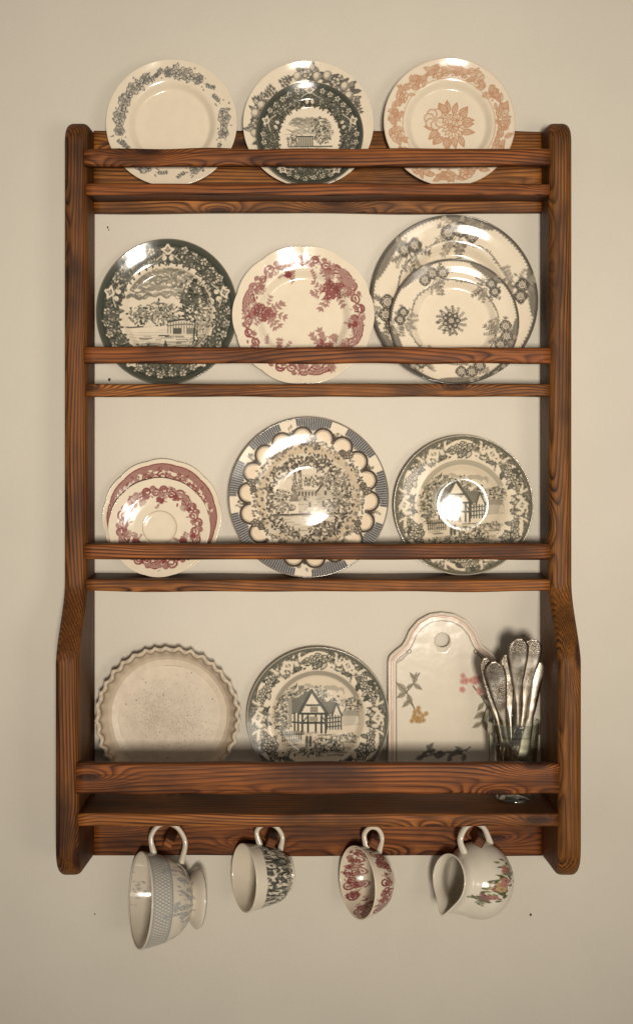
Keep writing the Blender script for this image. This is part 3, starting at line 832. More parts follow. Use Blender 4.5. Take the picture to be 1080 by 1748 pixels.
# ------------------------------------------------------------------ plates
def smooth_prof(knots, n, k=9):
    r = np.linspace(0, 1, n); y = np.interp(r, [p[0] for p in knots], [p[1] for p in knots])
    ker = np.hanning(k + 2)[1:-1]; ker /= ker.sum()
    yp = np.concatenate([y[k:0:-1], y, np.full(k, y[-1]) + (y[-1] - y[-2]) * np.arange(1, k + 1)])
    return r, np.convolve(yp, ker, 'same')[k:-k]
DINNER = ((0, .0235), (.40, .0240), (.575, .0225), (.66, .0108), (.70, .0092), (.80, .0068), (.90, .0037), (1, 0))
COUPE = ((0, .0241), (.12, .0245), (.26, .0254), (.38, .0266), (.49, .0225), (.59, .0130), (.66, .0098), (.80, .0070), (.90, .0038), (1, 0))
DEEPRIM = ((0, .0235), (.40, .0240), (.575, .0225), (.66, .0108), (.70, .0092), (.80, .0080), (.90, .0050), (1, 0))
SAUCER = ((0, .0150), (.29, .0145), (.33, .0120), (.36, .0125), (.50, .0118), (.70, .0088), (.85, .0048), (1, -.0010))
def plate(name, label, cat, x0, x1, top, shelf, lean, dc, design, ink, base=CREAM, prof=DINNER, lobes=None, group=None, turn=0.0, nr=112, nt=400, edge=None):
    th_l = math.radians(lean)
    s = F / (D - dc); R = (x1 - x0) / 2 / s; X = ((x0 + x1) / 2 - PX) / s
    ztop = (PY - top) * (D - dc + R * math.sin(th_l)) / F
    H = (ztop - shelf - .0004) / 2 / math.cos(th_l); zc = shelf + .0004 + H * math.cos(th_l)
    cv = Cv(base, ink); design(cv)
    r, y = smooth_prof(prof, nr, 15 if prof is COUPE else 9); y = y * R / .128
    th = np.linspace(0, 2 * np.pi, nt, endpoint=False)
    lob = np.ones(nt) if lobes is None else lobes(th)
    mod = 1 + (lob[None, :] - 1) * (r[:, None] ** 3)
    rg = rngf(int(x0)); warp = .0006 * np.sin(2 * th + rg.uniform(0, 6)) + .0004 * np.sin(3 * th + rg.uniform(0, 6))
    ux, uz = np.cos(th)[None] * r[:, None], np.sin(th)[None] * r[:, None]
    cs = cv.sample(ux * math.cos(turn) - uz * math.sin(turn), ux * math.sin(turn) + uz * math.cos(turn))
    front = np.stack([ux * mod * R, np.broadcast_to(y[:, None], ux.shape) + warp[None] * r[:, None] ** 2, uz * mod * H], -1)
    # edge and back
    tk = .0042
    rb = np.array([1.004, 1.0, .97, .85, .72, .66, .585, .575, .555, .545, .3, .0005])
    yb = np.interp(np.minimum(rb, 1), r, y) + tk
    yb[0] = y[-1] + .0018; yb[1] = y[-1] + .0036; yb[6:9] += .0026
    back = np.stack([np.cos(th)[None] * rb[:, None] * R * (1 + (lob[None] - 1) * np.minimum(rb, 1)[:, None] ** 3),
                     np.broadcast_to(yb[:, None], (len(rb), nt)) + warp[None] * np.minimum(rb, 1)[:, None] ** 2,
                     np.sin(th)[None] * rb[:, None] * H * (1 + (lob[None] - 1) * np.minimum(rb, 1)[:, None] ** 3)], -1)
    cb = np.empty((len(rb), nt, 3)); cb[:] = base
    if edge is not None: cb[0:2] = edge
    V = np.concatenate([front, back]); C = np.concatenate([cs, cb])
    o = mesh_obj(name, V.reshape(-1, 3), grid_faces(len(V), nt, True), GLAZE, None, cols=C.reshape(-1, 3))
    o.location = (X, -dc, zc); o.rotation_euler = (-th_l, 0, 0)
    print('plate', cat, 'R %.3f H/R %.3f top d %.3f bottom d %.3f foot d %.3f' % (R, H / R, dc - R * math.sin(th_l), dc + R * math.sin(th_l), dc - .025 * R / .128 - .55 * R * math.sin(th_l)))
    return tag(o, label, cat, group)

BLUEBLK = (.045, .055, .065); GREY = (.060, .058, .052); GREEN = (.028, .034, .024); TAN = (.47, .245, .130)
RED = (.205, .030, .034); BROWNGREY = (.050, .044, .036); SEPIA = (.055, .040, .028); OLIVE = (.042, .044, .028)
G1, G2, G3, G4 = ('plates on the top shelf', 'plates on the second shelf', 'plates on the third shelf', 'dishes on the bottom shelf')
lob8 = lambda n, a, ph=0.0: (lambda th: 1 + a * (np.abs(np.cos(n / 2 * th + ph)) ** .7 - .75))

# top shelf
plate('plate', 'cream plate with outlined blue-black rose garlands round an empty centre', 'plate', 181, 404, 100, SH[0], 6, .054, design_garland, BLUEBLK, group=G1)
plate('plate', 'cream plate with grey fruit garlands, standing behind the small dark green plate', 'plate', 415, 637, 102, SH[0], 5, .050, design_fruit, GREY, group=G1)
plate('plate', 'small dark green flowered plate in front of the fruit plate on the top shelf', 'plate', 437, 620, 139, SH[0], 7, .0635, design_green_small, GREEN, group=G1, prof=DINNER)
plate('plate', 'cream plate with peach leaf border and a peach bouquet in its centre', 'plate', 655, 879, 98, SH[0], 6, .054, design_tan, TAN, group=G1)
# second shelf
plate('plate', 'dark green bordered plate with a river, bridge and tall tree', 'plate', 164, 405, 407, SH[1], 6.5, .0335, design_green, GREEN, group=G2, edge=(.05, .06, .045))
plate('plate', 'cream plate with wavy edge, red scrolls and red bouquets', 'plate', 397, 638, 419, SH[1], 7.5, .046, design_red_dinner, RED, group=G2, lobes=lob8(10, .022))
plate('plate', 'largest plate, grey brown rose swags, standing behind a smaller matching plate', 'plate', 633, 918, 366, SH[1], 5.5, .0385, design_swag_large, BROWNGREY, group=G2, prof=DEEPRIM, edge=(.10, .09, .07))
plate('plate', 'smaller rose swag plate with a small centre bouquet, in front of its larger match', 'plate', 665, 886, 441, SH[1], 7, .0530, design_swag_small, BROWNGREY, group=G2, prof=DEEPRIM, edge=(.10, .09, .07))
# third shelf
plate('plate', 'scalloped plate with a broad red band, half hidden behind the red saucer', 'plate', 175, 377, 784, SH[2], 5, .030, design_red_side, RED, group=G3, lobes=lob8(12, .02))
plate('saucer', 'red scrolled saucer with a ringed centre in front of the red banded plate', 'saucer', 185, 358, 816, SH[2], 7, .0500, design_red_saucer, RED, group=G3, prof=SAUCER, lobes=lob8(12, .010))
plate('plate', 'plate with hatched rim, arches and a castle among trees', 'plate', 390, 663, 712, SH[2], 7.4, .0480, design_castle, SEPIA, group=G3, prof=COUPE, edge=(.12, .11, .10), nt=1188)
plate('plate', 'olive timbered cottage plate behind the third front rail', 'plate', 672, 910, 743, SH[2], 2.3, .0315, design_cottage, OLIVE, base=(.70, .60, .445), group=G3, prof=COUPE, edge=(.10, .10, .08))
# bottom shelf
plate('plate', 'green timbered cottage plate on the bottom shelf between pie dish and ceramic board', 'plate', 421, 664, 1105, SH[3], 3.2, .0305, design_cottage, GREEN, group=G4, prof=DINNER, edge=(.09, .10, .08))

# ------------------------------------------------------------------ fluted pie dish
def pie_dish():
    x0, x1, top, lean, dc = 160, 411, 1102, 4.0, .047
    tl = math.radians(lean); s = F / (D - dc); R = (x1 - x0) / 2 / s; X = ((x0 + x1) / 2 - PX) / s
    ztop = (PY - top) * (D - dc + R * math.sin(tl)) / F; H = (ztop - SH[3]) / 2 / math.cos(tl); zc = SH[3] + H * math.cos(tl)
    nt = 540; th = np.linspace(0, 2 * np.pi, nt, endpoint=False); nf = 36
    fl = np.abs(np.cos(nf / 2 * th)) ** 1.3                   # 1 at lobes
    rg = rngf(71)
    ph = th * nf + .8 * np.sin(3 * th + 1) + .6 * np.sin(7 * th) + .35 * np.sin(13 * th + 2)
    fl = .5 + (.42 + .10 * np.sin(5 * th + 2) + .06 * np.sin(11 * th)) * np.cos(ph) + .1 * np.cos(2 * ph)
    rows = [(.0005, .0300, 0), (.2, .0300, 0), (.4, .0298, 0), (.55, .0296, 0), (.70, .0292, 0), (.79, .0280, .04), (.835, .0240, .10), (.865, .018, .22), (.893, .011, .6),
            (.908, .005, 1), (.915, .0010, 1), (.925, -.0010, 1), (.945, -.0018, 1), (.965, -.0010, 1), (.972, .0010, 1), (.97, .004, 1), (.955, .008, .95), (.925, .014, .85), (.885, .022, .6), (.83, .0335, .2), (.7, .0345, 0), (.3, .0345, 0), (.0005, .0345, 0)]
    # refine
    rows = np.array(rows); t = np.arange(len(rows)); tt = np.concatenate([np.linspace(0, 5, 130, endpoint=False), np.linspace(5, len(rows) - 1, 120)])
    rr, yy, ff = (np.interp(tt, t, rows[:, k]) for k in range(3))
    amp = .036
    wob = 1 + .006 * np.sin(3 * th + 1) + .004 * np.sin(7 * th)
    rad = (rr[:, None] + ff[:, None] * amp * (fl[None] - .2)) * np.where(rr[:, None] > .7, wob[None], 1)
    V = np.stack([rad * np.cos(th) * R, np.broadcast_to(yy[:, None], rad.shape) + .0016 * ff[:, None] * np.cos(nf * th + 1)[None], rad * np.sin(th) * H], -1)
    base = np.array((.60, .50, .375)); C = np.empty(V.shape); C[:] = base
    brown = np.array((.22, .135, .075))
    # worn glaze lines beside the lip, stained flutes, speckled floor
    inner = tt < 11
    lipl = np.exp(-((tt - 9.1) / .55) ** 2)[:, None] * (.75 + .25 * rg.uniform(-1, 1, nt))[None]
    lipo = np.exp(-((tt - 14.3) / .5) ** 2)[:, None] * np.ones(nt)[None] * .7
    flut = (ff[:, None] * (tt < 9)[:, None]) * np.clip(.42 + .20 * np.cos(nf * th + 2.2)[None] + .15 * np.sin(5 * th)[None] + .12 * np.sin(23 * th)[None], 0, 1)
    u, v = rad * np.cos(th), rad * np.sin(th)
    sv = Cv((0, 0, 0), (1, 1, 1), n=700)                         # crazing stains and specks on the floor
    for _ in range(2300):
        c_ = [(-.05 + .05j, .30), (-.18 + .12j, .14), (.22 - .2j, .14), (-.2 - .05j, .10), (.12 + .02j, .22), (0, .5)][rg.integers(0, 6)]
        p_ = c_[0] + c_[1] * complex(rg.normal(), rg.normal())
        if abs(p_) < .78: sv.disc(p_, rg.uniform(.003, .010), float(rg.uniform(.15, .75)), .6)
    for _ in range(9): sv.disc(rg.uniform(.2, .7) * E(rg.uniform(0, 6.28)), .011, .95)
    for j in range(30, 0, -1): sv.disc(-.03 + .02j, .018 * j, (.30, .30, .30), .018)
    cloud = sv.sample(u, v)[..., 0] * (tt < 6)[:, None]
    k = np.clip(lipl + lipo + flut * .75 + cloud * 1.15, 0, .85)[..., None]
    C = C * (1 - k) + brown * k
    o = mesh_obj('pie_dish', V.reshape(-1, 3), grid_faces(len(rr), nt, True), STONEWARE, None, cols=C.reshape(-1, 3))
    o.location = (X, -dc, zc); o.rotation_euler = (-tl, 0, 0)
    tag(o, 'worn cream pie dish with a fluted edge on the bottom shelf', 'pie dish', G4)
pie_dish()

# ------------------------------------------------------------------ ceramic cutting board
def ceramic_board():
    d = .0285; tl = math.radians(2.4); kk = (D - d) / F
    half = [(0, 1046), (22, 1049), (42, 1060), (57, 1078), (63, 1093), (69, 1103), (80, 1111), (91, 1121), (93.5, 1131), (93.5, 1180), (93.5, 1260), (93.5, 1335), (88, 1343), (60, 1344), (20, 1344), (0, 1344)]
    cx = 756.
    hc = np.array(half, float)
    dense = []
    for a, b_ in zip(hc[:-1], hc[1:]):
        n = max(2, int(np.hypot(*(b_ - a)) / 2)); dense += [a + (b_ - a) * t for t in np.linspace(0, 1, n, endpoint=False)]
    dense = np.array(dense)
    out = np.concatenate([dense * [1, 1], (dense * [-1, 1])[::-1]])       # x offset, photo y
    ker = np.hanning(9)[1:-1]; ker /= ker.sum()
    out = np.stack([np.convolve(np.concatenate([out[-4:, j], out[:, j], out[:4, j]]), ker, 'same')[4:-4] for j in range(2)], 1)
    zb = SH[3]; h0 = np.array([0., 1094.])
    ext = (-110, 110, 1030, 1360)
    cv = Cv((.70, .625, .50), (.12, .07, .05), ext, 560)
    P = out[:, 0] + 1j * out[:, 1]
    def inset(q): 
        # shrink towards a vertical spine
        n = len(P); tan = np.roll(P, -3) - np.roll(P, 3); nrm = tan * 1j / (np.abs(tan) + 1e-9)
        c = 0 + 1200j
        return P + nrm * q * np.sign((nrm * np.conj(c - P)).real + 1e-9)
    for q, wd, t in ((5.5, 1.6, (.50, .26, .20)), (8.5, 1.4, (.55, .33, .26)), (14, 1.7, (.17, .13, .10))):
        L = inset(q); cv.line(np.append(L, L[0]), wd, t, .8)
    for sg in (-1, 1):
        p = sg * 57 + 1112j
        th = np.linspace(0, 6, 16); cv.line(p + sg * 5 * (1 - th / 9) * np.exp(1j * th * sg), 1.6, (.15, .12, .09), .85)
        cv.line(np.array([p + sg * 2 + 4j, p + sg * 12 + 14j, p + sg * 21 + 20j]), 2, (.2, .15, .11), .8)
    GL, DK, YL, PK, BL = (.27, .225, .15), (.11, .09, .06), (.42, .25, .09), (.56, .27, .21), (.16, .15, .14)
    def lf(p, ang, L, wd, c): 
        u = np.linspace(0, 1, 9); hw = wd * L * .5 * np.sin(np.pi * u ** .8)
        cv.poly(p + np.concatenate([u * L + 1j * hw, (u * L - 1j * hw)[::-1]]) * E(ang), c, .9); cv.line(np.array([p, p + L * E(ang)]), 1.0, DK)
    rg = rngf(81)
    # left sprig
    cv.line(np.array([-40 + 1150j, -50 + 1168j, -62 + 1182j, -54 + 1198j, -48 + 1212j]), 1.8, DK)
    for p, a, L in ((-50 + 1168j, -1.3, 20), (-50 + 1168j, .6, 18), (-48 + 1160j, -2.2, 14), (-62 + 1182j, -2.4, 24), (-62 + 1182j, 2.6, 20), (-60 + 1186j, 1.2, 20), (-56 + 1196j, 2.4, 18), (-62 + 1176j, -.6, 16)): lf(p, a, L, .5, GL)
    for k in range(16):
        p = -44 + 1222j + complex(rg.normal(0, 8), rg.normal(0, 7)); cv.disc(p, 4.2, YL, .85); cv.disc(p, 1.3, (.25, .14, .05))
    # right sprig
    cv.line(np.array([52 + 1172j, 66 + 1190j, 76 + 1206j, 66 + 1235j]), 1.8, DK)
    for p, a, L in ((64 + 1188j, .4, 18), (70 + 1200j, 2.2, 18), (76 + 1206j, .6, 16), (72 + 1216j, 2.6, 22), (68 + 1230j, 1.2, 20), (66 + 1234j, 2.6, 18), (74 + 1212j, -.4, 14)): lf(p, a, L, .5, GL)
    for k in range(15):
        p = 44 + 1170j + complex(rg.uniform(-14, 20), rg.uniform(-16, 16)); 
        for j in range(5): cv.disc(p + 3 * E(j * 1.257), 2.4, PK, .85)
        cv.disc(p, 1.2, (.30, .08, .06))
    # lower sprig
    cv.line(np.array([-38 + 1294j, -10 + 1286j, 12 + 1284j, 40 + 1281j, 46 + 1276j]), 2, BL)
    for k in range(14):
        p = complex(rg.uniform(-34, 38), 1284 + rg.uniform(-4, 10)); lf(p, rg.uniform(0, 6.28), 16, .55, BL if k % 2 else (.25, .23, .19))
    nr = 150; t = np.linspace(0, 1, nr)
    n = len(out); ang = np.arctan2(out[:, 1] - h0[1], out[:, 0] - h0[0])
    hole = h0 + 12.5 * np.stack([np.cos(ang), np.sin(ang)], 1)
    G = hole[None] + (out - hole)[None] * t[:, None, None]
    C = cv.sample(G[..., 0], G[..., 1])
    zc0 = lambda py: (PY - py) * kk
    def loc3(g, y):
        x = g[..., 0] * kk; z = zc0(g[..., 1]); return np.stack([x, np.broadcast_to(y, x.shape), z], -1)
    edge_d = np.minimum(1, (1 - t) * 9)[:, None]; hole_d = np.minimum(1, t * 30)[:, None]
    rise = .0022 * np.exp(-((1 - t) * 14) ** 2)[:, None]
    yf = .0025 * (1 - np.sqrt(np.clip(1 - (1 - np.minimum(edge_d * 5, 1)) ** 2, 0, 1))) + .0025 * (1 - hole_d) - rise
    front = loc3(G, np.broadcast_to(yf, G.shape[:2]))
    outs = [loc3((out - h0)[None] * f + h0, y) for f, y in ((1.004, .003), (1.004, .007), (.99, .0095))]
    hol = [loc3(hole[None], y) for y in (.0095, .006, .003)]
    V = np.concatenate([front] + outs + hol); 
    Cx = np.concatenate([C] + [np.broadcast_to(np.array((.66, .585, .465)), (1, n, 3))] * 6)
    z0 = V[..., 2].min(); V[..., 2] -= z0
    V = np.concatenate([V, V[:1]]); Cx = np.concatenate([Cx, Cx[:1]])
    o = mesh_obj('ceramic_board', V.reshape(-1, 3), grid_faces(len(V), n, False), GLAZE, None, cols=Cx.reshape(-1, 3))
    o.location = ((cx - PX) * kk, -d, zb + .0006); o.rotation_euler = (-tl, 0, 0)
    Hh = V[..., 2].max()
    # stretch so that the arched top reaches its height in the photograph
    ztop = (PY - 1046) * (D - d + Hh * math.sin(tl)) / F; o.scale = (1, 1, (ztop - zb) / (Hh * math.cos(tl)))
    print('board scale', tuple(o.scale), 'top d', d - Hh * math.sin(tl))
    tag(o, 'arched cream ceramic serving board with a hanging hole and small flower sprigs', 'serving board', G4)
ceramic_board()

# ------------------------------------------------------------------ lathe things
def lathe(name, prof, nt, mat, parent=None, cols=None, deform=None):
    prof = np.asarray(prof, float); th = np.linspace(0, 2 * np.pi, nt, endpoint=False)
    V = np.stack([prof[:, :1] * np.cos(th), prof[:, :1] * np.sin(th), np.broadcast_to(prof[:, 1:2], (len(prof), nt))], -1)
    if deform: V = deform(V, th)
    return mesh_obj(name, V.reshape(-1, 3), grid_faces(len(prof), nt, False), mat, parent, cols=None if cols is None else cols.reshape(-1, 3))
def tube(name, path, ra, rb, mat, parent, side, n=48, m=14, col=(.7, .6, .47), flare=0.35):
    P = catmull(path, n); T = np.gradient(P, axis=0); T /= np.linalg.norm(T, axis=1)[:, None]
    S = np.array(side, float); S = S - T * (T @ S)[:, None]; S /= np.linalg.norm(S, axis=1)[:, None]
    N = np.cross(T, S); a = np.linspace(0, 2 * np.pi, m, endpoint=False)
    u = np.linspace(0, 1, n); k = 1 + flare * (np.exp(-(u / .09) ** 2) + np.exp(-((1 - u) / .09) ** 2))
    V = P[:, None] + k[:, None, None] * (ra * np.cos(a)[None, :, None] * S[:, None] + rb * np.sin(a)[None, :, None] * N[:, None])
    C = np.empty(V.shape); C[:] = col
    f = [tuple(r) for r in grid_faces(n, m)] + [tuple(range(m - 1, -1, -1)), tuple((n - 1) * m + q for q in range(m))]
    return mesh_obj(name, V.reshape(-1, 3), f, mat, parent, cols=C.reshape(-1, 3))

def orient(o, zdir, up, origin):
    Z = Vector(zdir).normalized(); X = Vector(up) - Z * Vector(up).dot(Z); X.normalize(); Y = Z.cross(X)
    M = Matrix((X, Y, Z)).transposed().to_4x4(); M.translation = Vector(origin)
    o.matrix_world = M

def cup(label, cat, outer, tk, rim_px, depth, zdir, up, handle, hw, paint_out, paint_in, name='teacup', deform=None, base=CREAM, foot=None, group='cups hanging from the pegs', nt=320):
    """outer: profile from foot (z=0) to rim; the cup's opening faces local +Z, its handle local +X"""
    root = empty(name)
    O = catmull(outer, 140); zr = O[-1, 1]
    I = O.copy(); tan = np.gradient(O, axis=0); tan /= np.linalg.norm(tan, axis=1)[:, None]
    I = O + tk * np.stack([-tan[:, 1], tan[:, 0]], 1)
    I = I[(I[:, 0] > .0006) & (I[:, 1] > outer[0][1] + tk * 1.2)]
    keep = I[:, 1] <= zr; I = I[keep]
    I = catmull(np.vstack([[.0004, I[0, 1]], I[::max(1, len(I) // 22)], I[-1:]]), 70) if True else I
    rim_o, rim_i = O[-1], I[-1]
    c = (rim_o + rim_i) / 2; a = np.linspace(0, np.pi, 7)[1:-1]
    lip = np.stack([c[0] + (rim_o[0] - c[0]) * np.cos(a), max(rim_o[1], rim_i[1]) + tk * .5 * np.sin(a)], 1)
    bot = np.array([[.0004, outer[0][1] + .002], [outer[0][0] * .8, outer[0][1] + .002], [outer[0][0] * .86, outer[0][1]]])
    prof = np.vstack([bot, O, lip, I[::-1]])
    cvo, cvi = Cv(base, (0, 0, 0), (0, 2 * math.pi, 0, 1.0), 900), None
    paint_out(cvo)
    th = np.linspace(0, 2 * np.pi, nt, endpoint=False)
    C = np.empty((len(prof), nt, 3)); C[:] = base
    so = np.linspace(0, 1, len(O)); nb = len(bot)
    C[nb:nb + len(O)] = cvo.sample(np.broadcast_to(th[None], (len(O), nt)), np.broadcast_to(so[:, None], (len(O), nt)))
    if paint_in:
        cvi = Cv(base, (0, 0, 0), (0, 2 * math.pi, 0, 1.0), 900); paint_in(cvi)
        si = np.linspace(1, 0, len(I)); C[-len(I):] = cvi.sample(np.broadcast_to(th[None], (len(I), nt)), np.broadcast_to(si[:, None], (len(I), nt)))
    lathe('body', prof, nt, GLAZE, root, C, deform)
    tube('handle', handle, hw[0], hw[1], GLAZE, root, (0, 1, 0), col=base)
    Z = Vector(zdir).normalized(); rimc = at(*rim_px, depth)
    orient(root, zdir, up, rimc - Z * zr)
    return tag(root, label, cat, group)

VIEW = 1.5 * math.pi                            # the side of a hanging cup that faces the room (local -Y)
def paint_bluecup(cv):
    G = (.27, .285, .285); rg = rngf(91); W2 = 2 * math.pi
    cv.ink = np.array(G)
    for i, x in enumerate(np.arange(0, W2, .075)):
        for y0 in (.80, .86, .92): 
            cv.line(np.array([x + 1j * y0, x + .075 + 1j * (y0 + .06)]), .014, .9); cv.line(np.array([x + .075 + 1j * y0, x + 1j * (y0 + .06)]), .014, .9)
    for y in (.795, .985): cv.mask(np.abs(cv.Y - y) < .006, .9)
    for q in range(14):
        x = VIEW + rg.uniform(-1.3, 1.3); sprig(cv, complex(x, rg.uniform(.46, .72)), rg.uniform(0, 6.28), .22, 6, .8, rg.uniform(-1, 1), .26)
    for q in range(60): leaf(cv, complex(VIEW + rg.uniform(-1.3, 1.3), rg.uniform(.44, .76)), rg.uniform(0, 6.28), .06, .55, rg.uniform(.5, .95))
    for q in range(12): flower(cv, complex(VIEW - 1.3 + q * .24, .60 + .07 * math.sin(q * 1.7)), .075, 5, q, .1, .95, .8, .014)
    cv.mask(cv.Y < .085, .35); 
    for x in np.arange(0, W2, .16): cv.line(np.array([x + .01j, x + .08 + .07j, x + .16 + .01j]), .02, .9)
def paint_bluecup_in(cv):
    rg = rngf(92); cv.ink = np.array((.20, .22, .23))
    for q in range(70): leaf(cv, complex(1.5 + rg.normal(0, .16), rg.uniform(.55, .93)), rg.uniform(0, 6.28), .05, .5, rg.uniform(.4, .9))
def paint_fern(cv):
    rg = rngf(93); cv.ink = np.array((.035, .038, .030))
    m = (cv.Y > .20) & (cv.Y < .88); cv.mask(m, .62)
    for q in range(1300):
        x, y = rg.uniform(0, 6.28), rg.uniform(.18, .86); L = rg.uniform(.10, .24); u = np.linspace(0, 1, 9)
        w_ = .02 * np.sin(u * rg.uniform(4, 10) + rg.uniform(0, 6)); a = .9 * math.sin(x * 5 + y * 9) + .6 + rg.normal(0, .25)
        cv.line(complex(x, y) + (u * L + 1j * w_) * E(a), .026 * (1.1 - u) + .006, rg.uniform(.9, 1) if rg.random() > .40 else .02)
    cv.mask((cv.Y > .89) | (cv.Y < .19), 0.0)
def paint_redcup(cv):
    rg = rngf(94); cv.ink = np.array(RED)
    for q in range(64):
        x, y = rg.uniform(0, 6.28), rg.uniform(.50, .86); scroll(cv, complex(x, y), rg.uniform(0, 6.28), rg.uniform(.08, .16), rg.uniform(.7, 1), .036, 1 if q % 2 else -1)
    for q in range(26):
        x = rg.uniform(0, 6.28); bouquet(cv, complex(x, rg.uniform(.45, .9)), .09, rg, 4, 4)
    for x in np.arange(.5, 6, 1.1): lattice(cv, complex(x, .62), .3, .16, .10); rose(cv, complex(x + .5, .74), .09, .5, 1, x)
def paint_redcup_in(cv):
    paint_redcup(cv)
def paint_jug(cv):
    rg = rngf(95); c0 = complex(VIEW + .10, .40)
    PKs, YLs, PL, LF = (.46, .20, .17), (.52, .35, .16), (.30, .14, .15), (.09, .10, .04)
    pts = [c0 + complex(-.46 + .12 * math.sin(t * 2) + t * .80, .20 - .36 * t + .08 * t * t) for t in np.linspace(0, 1, 14)]
    for p in pts:
        for j in range(7): leaf(cv, p + complex(rg.normal(0, .12), rg.normal(0, .06)), rg.uniform(0, 6.28), .10, .5, LF if rg.random() > .3 else (.20, .19, .07))
    for j, p in enumerate(pts):
        c = (PL, PL, PKs, YLs, PL, YLs, YLs, PKs, YLs, PKs, PKs, YLs, PKs, PKs)[j]
        q = p + complex(rg.normal(0, .06), rg.normal(0, .035)); R_ = .070 if j in (5, 7, 9) else .050
        for k in range(6): cv.disc(q + R_ * .6 * E(k * 1.047), R_ * .5, c); 
        for k in range(6): cv.line(np.array([q, q + R_ * E(k * 1.047)]), .010, tuple(v * .55 for v in c), .7)
        cv.disc(q, R_ * .3, tuple(v * .45 for v in c))
    for p, a in ((pts[0], 2.0), (pts[-1], -.6), (pts[-1], -1.4), (pts[0], 2.8)):
        cv.ink = np.array(LF); sprig(cv, p, a, .22, 4, .9, .4, .32)

# cup 1: large footed cup
cup('large pale footed cup with a lattice rim band hanging from the first peg', 'cup',
    [(.051, 0), (.053, .004), (.049, .009), (.038, .017), (.036, .021), (.050, .029), (.064, .045), (.0735, .066), (.079, .088), (.083, .108)], .0032,
    (240, 1537), .093, (-.92, -.35, .10), (.18, .30, 1), [(.0785, 0, .088), (.108, 0, .094), (.128, 0, .078), (.126, 0, .050), (.098, 0, .030), (.060, 0, .036)], (.0062, .0045),
    paint_bluecup, paint_bluecup_in, name='footed_cup', base=(.69, .615, .50))
# cup 2: tapered cup with dark fern print
cup('tapered cup with a dense dark leaf print hanging from the second peg', 'cup',
    [(.030, 0), (.032, .003), (.031, .008), (.040, .013), (.0465, .022), (.051, .040), (.055, .060), (.0595, .086)], .003,
    (417, 1499), .080, (-.90, -.42, .06), (.05, .25, 1), [(.054, 0, .055), (.078, 0, .060), (.089, 0, .044), (.084, 0, .023), (.065, 0, .010), (.041, 0, .015)], (.0058, .0042),
    paint_fern, None, base=(.72, .64, .51))
# cup 3: red bowl-shaped cup
cup('small round cup with red scrolls inside and out hanging from the third peg', 'cup',
    [(.024, 0), (.026, .002), (.032, .006), (.046, .018), (.055, .034), (.0605, .050), (.0635, .064)], .0028,
    (610, 1507), .082, (-.86, -.47, .06), (.12, .28, 1), [(.057, 0, .042), (.080, 0, .046), (.0915, 0, .033), (.087, 0, .016), (.070, 0, .009), (.045, 0, .018)], (.0056, .0042),
    paint_redcup, paint_redcup_in)
# cream jug
def spout(V, th):
    d = np.angle(np.exp(1j * (th - math.pi)))[None]; z = V[..., 2]
    k = np.exp(-(d / .5) ** 2) * sm(z, .066, .112)
    rad = np.hypot(V[..., 0], V[..., 1])
    f = 1 + k * .42 * sm(rad, .005, .030)
    V = V.copy(); V[..., 0] *= f; V[..., 1] *= np.where(k > 0, 1 - .10 * k, 1); V[..., 2] += .006 * k
    return V
cup('rounded cream jug with a pouring lip and painted flowers hanging from the last peg', 'jug',
    [(.038, 0), (.044, .002), (.055, .012), (.0650, .031), (.0675, .048), (.0630, .068), (.0510, .086), (.0430, .099), (.0420, .108), (.0445, .117)], .003,
    (766, 1502), .092, (-.80, -.52, .20), (.20, .20, 1), [(.0480, 0, .090), (.070, 0, .102), (.092, 0, .092), (.099, 0, .070), (.090, 0, .047), (.065, 0, .030)], (.0066, .0046),
    paint_jug, None, name='cream_jug', base=(.72, .655, .54), deform=spout)

# ------------------------------------------------------------------ glass with cutlery
GC = at(877, 1300, .100); GX, GYd = GC.x, .100
def tumbler():
    zb = SH[3] + .0005; H = .1395
    O = [(.0285, 0), (.0305, .002), (.031, .006), (.024, .012), (.0225, .016), (.030, .024), (.0355, .040), (.0400, .080), (.0428, .108), (.0432, .118), (.0462, .121), (.0466, .130), (.0470, H)]
    I = [(.0440, H), (.0436, .124), (.0408, .110), (.0378, .080), (.0335, .042), (.025, .028), (.010, .0245), (.0004, .024)]
    Oc, Ic = catmull(O, 70), catmull(I, 40)
    a = np.linspace(0, np.pi, 7)[1:-1]; lip = np.stack([.0455 + .0015 * np.cos(a), H + .0015 * np.sin(a)], 1)
    prof = np.vstack([[(.0004, .003), (.020, .003), (.026, .0005)], Oc, lip, Ic])
    def flutes(V, th):
        z = V[..., 2]; out = np.zeros(V.shape[:2], bool); out[3:73] = True
        k = 1 + .012 * np.abs(np.cos(6 * th))[None] * sm(z, .035, .05) * (1 - sm(z, .09, .105)) * out
        V = V.copy(); V[..., :2] *= k[..., None]; return V
    o = lathe('glass_tumbler', prof, 96, GLASS, None, None, flutes)
    o.location = (GX, -GYd, zb)
    tag(o, 'clear glass footed tumbler holding silver cutlery beside the right side panel', 'glass')
tumbler()

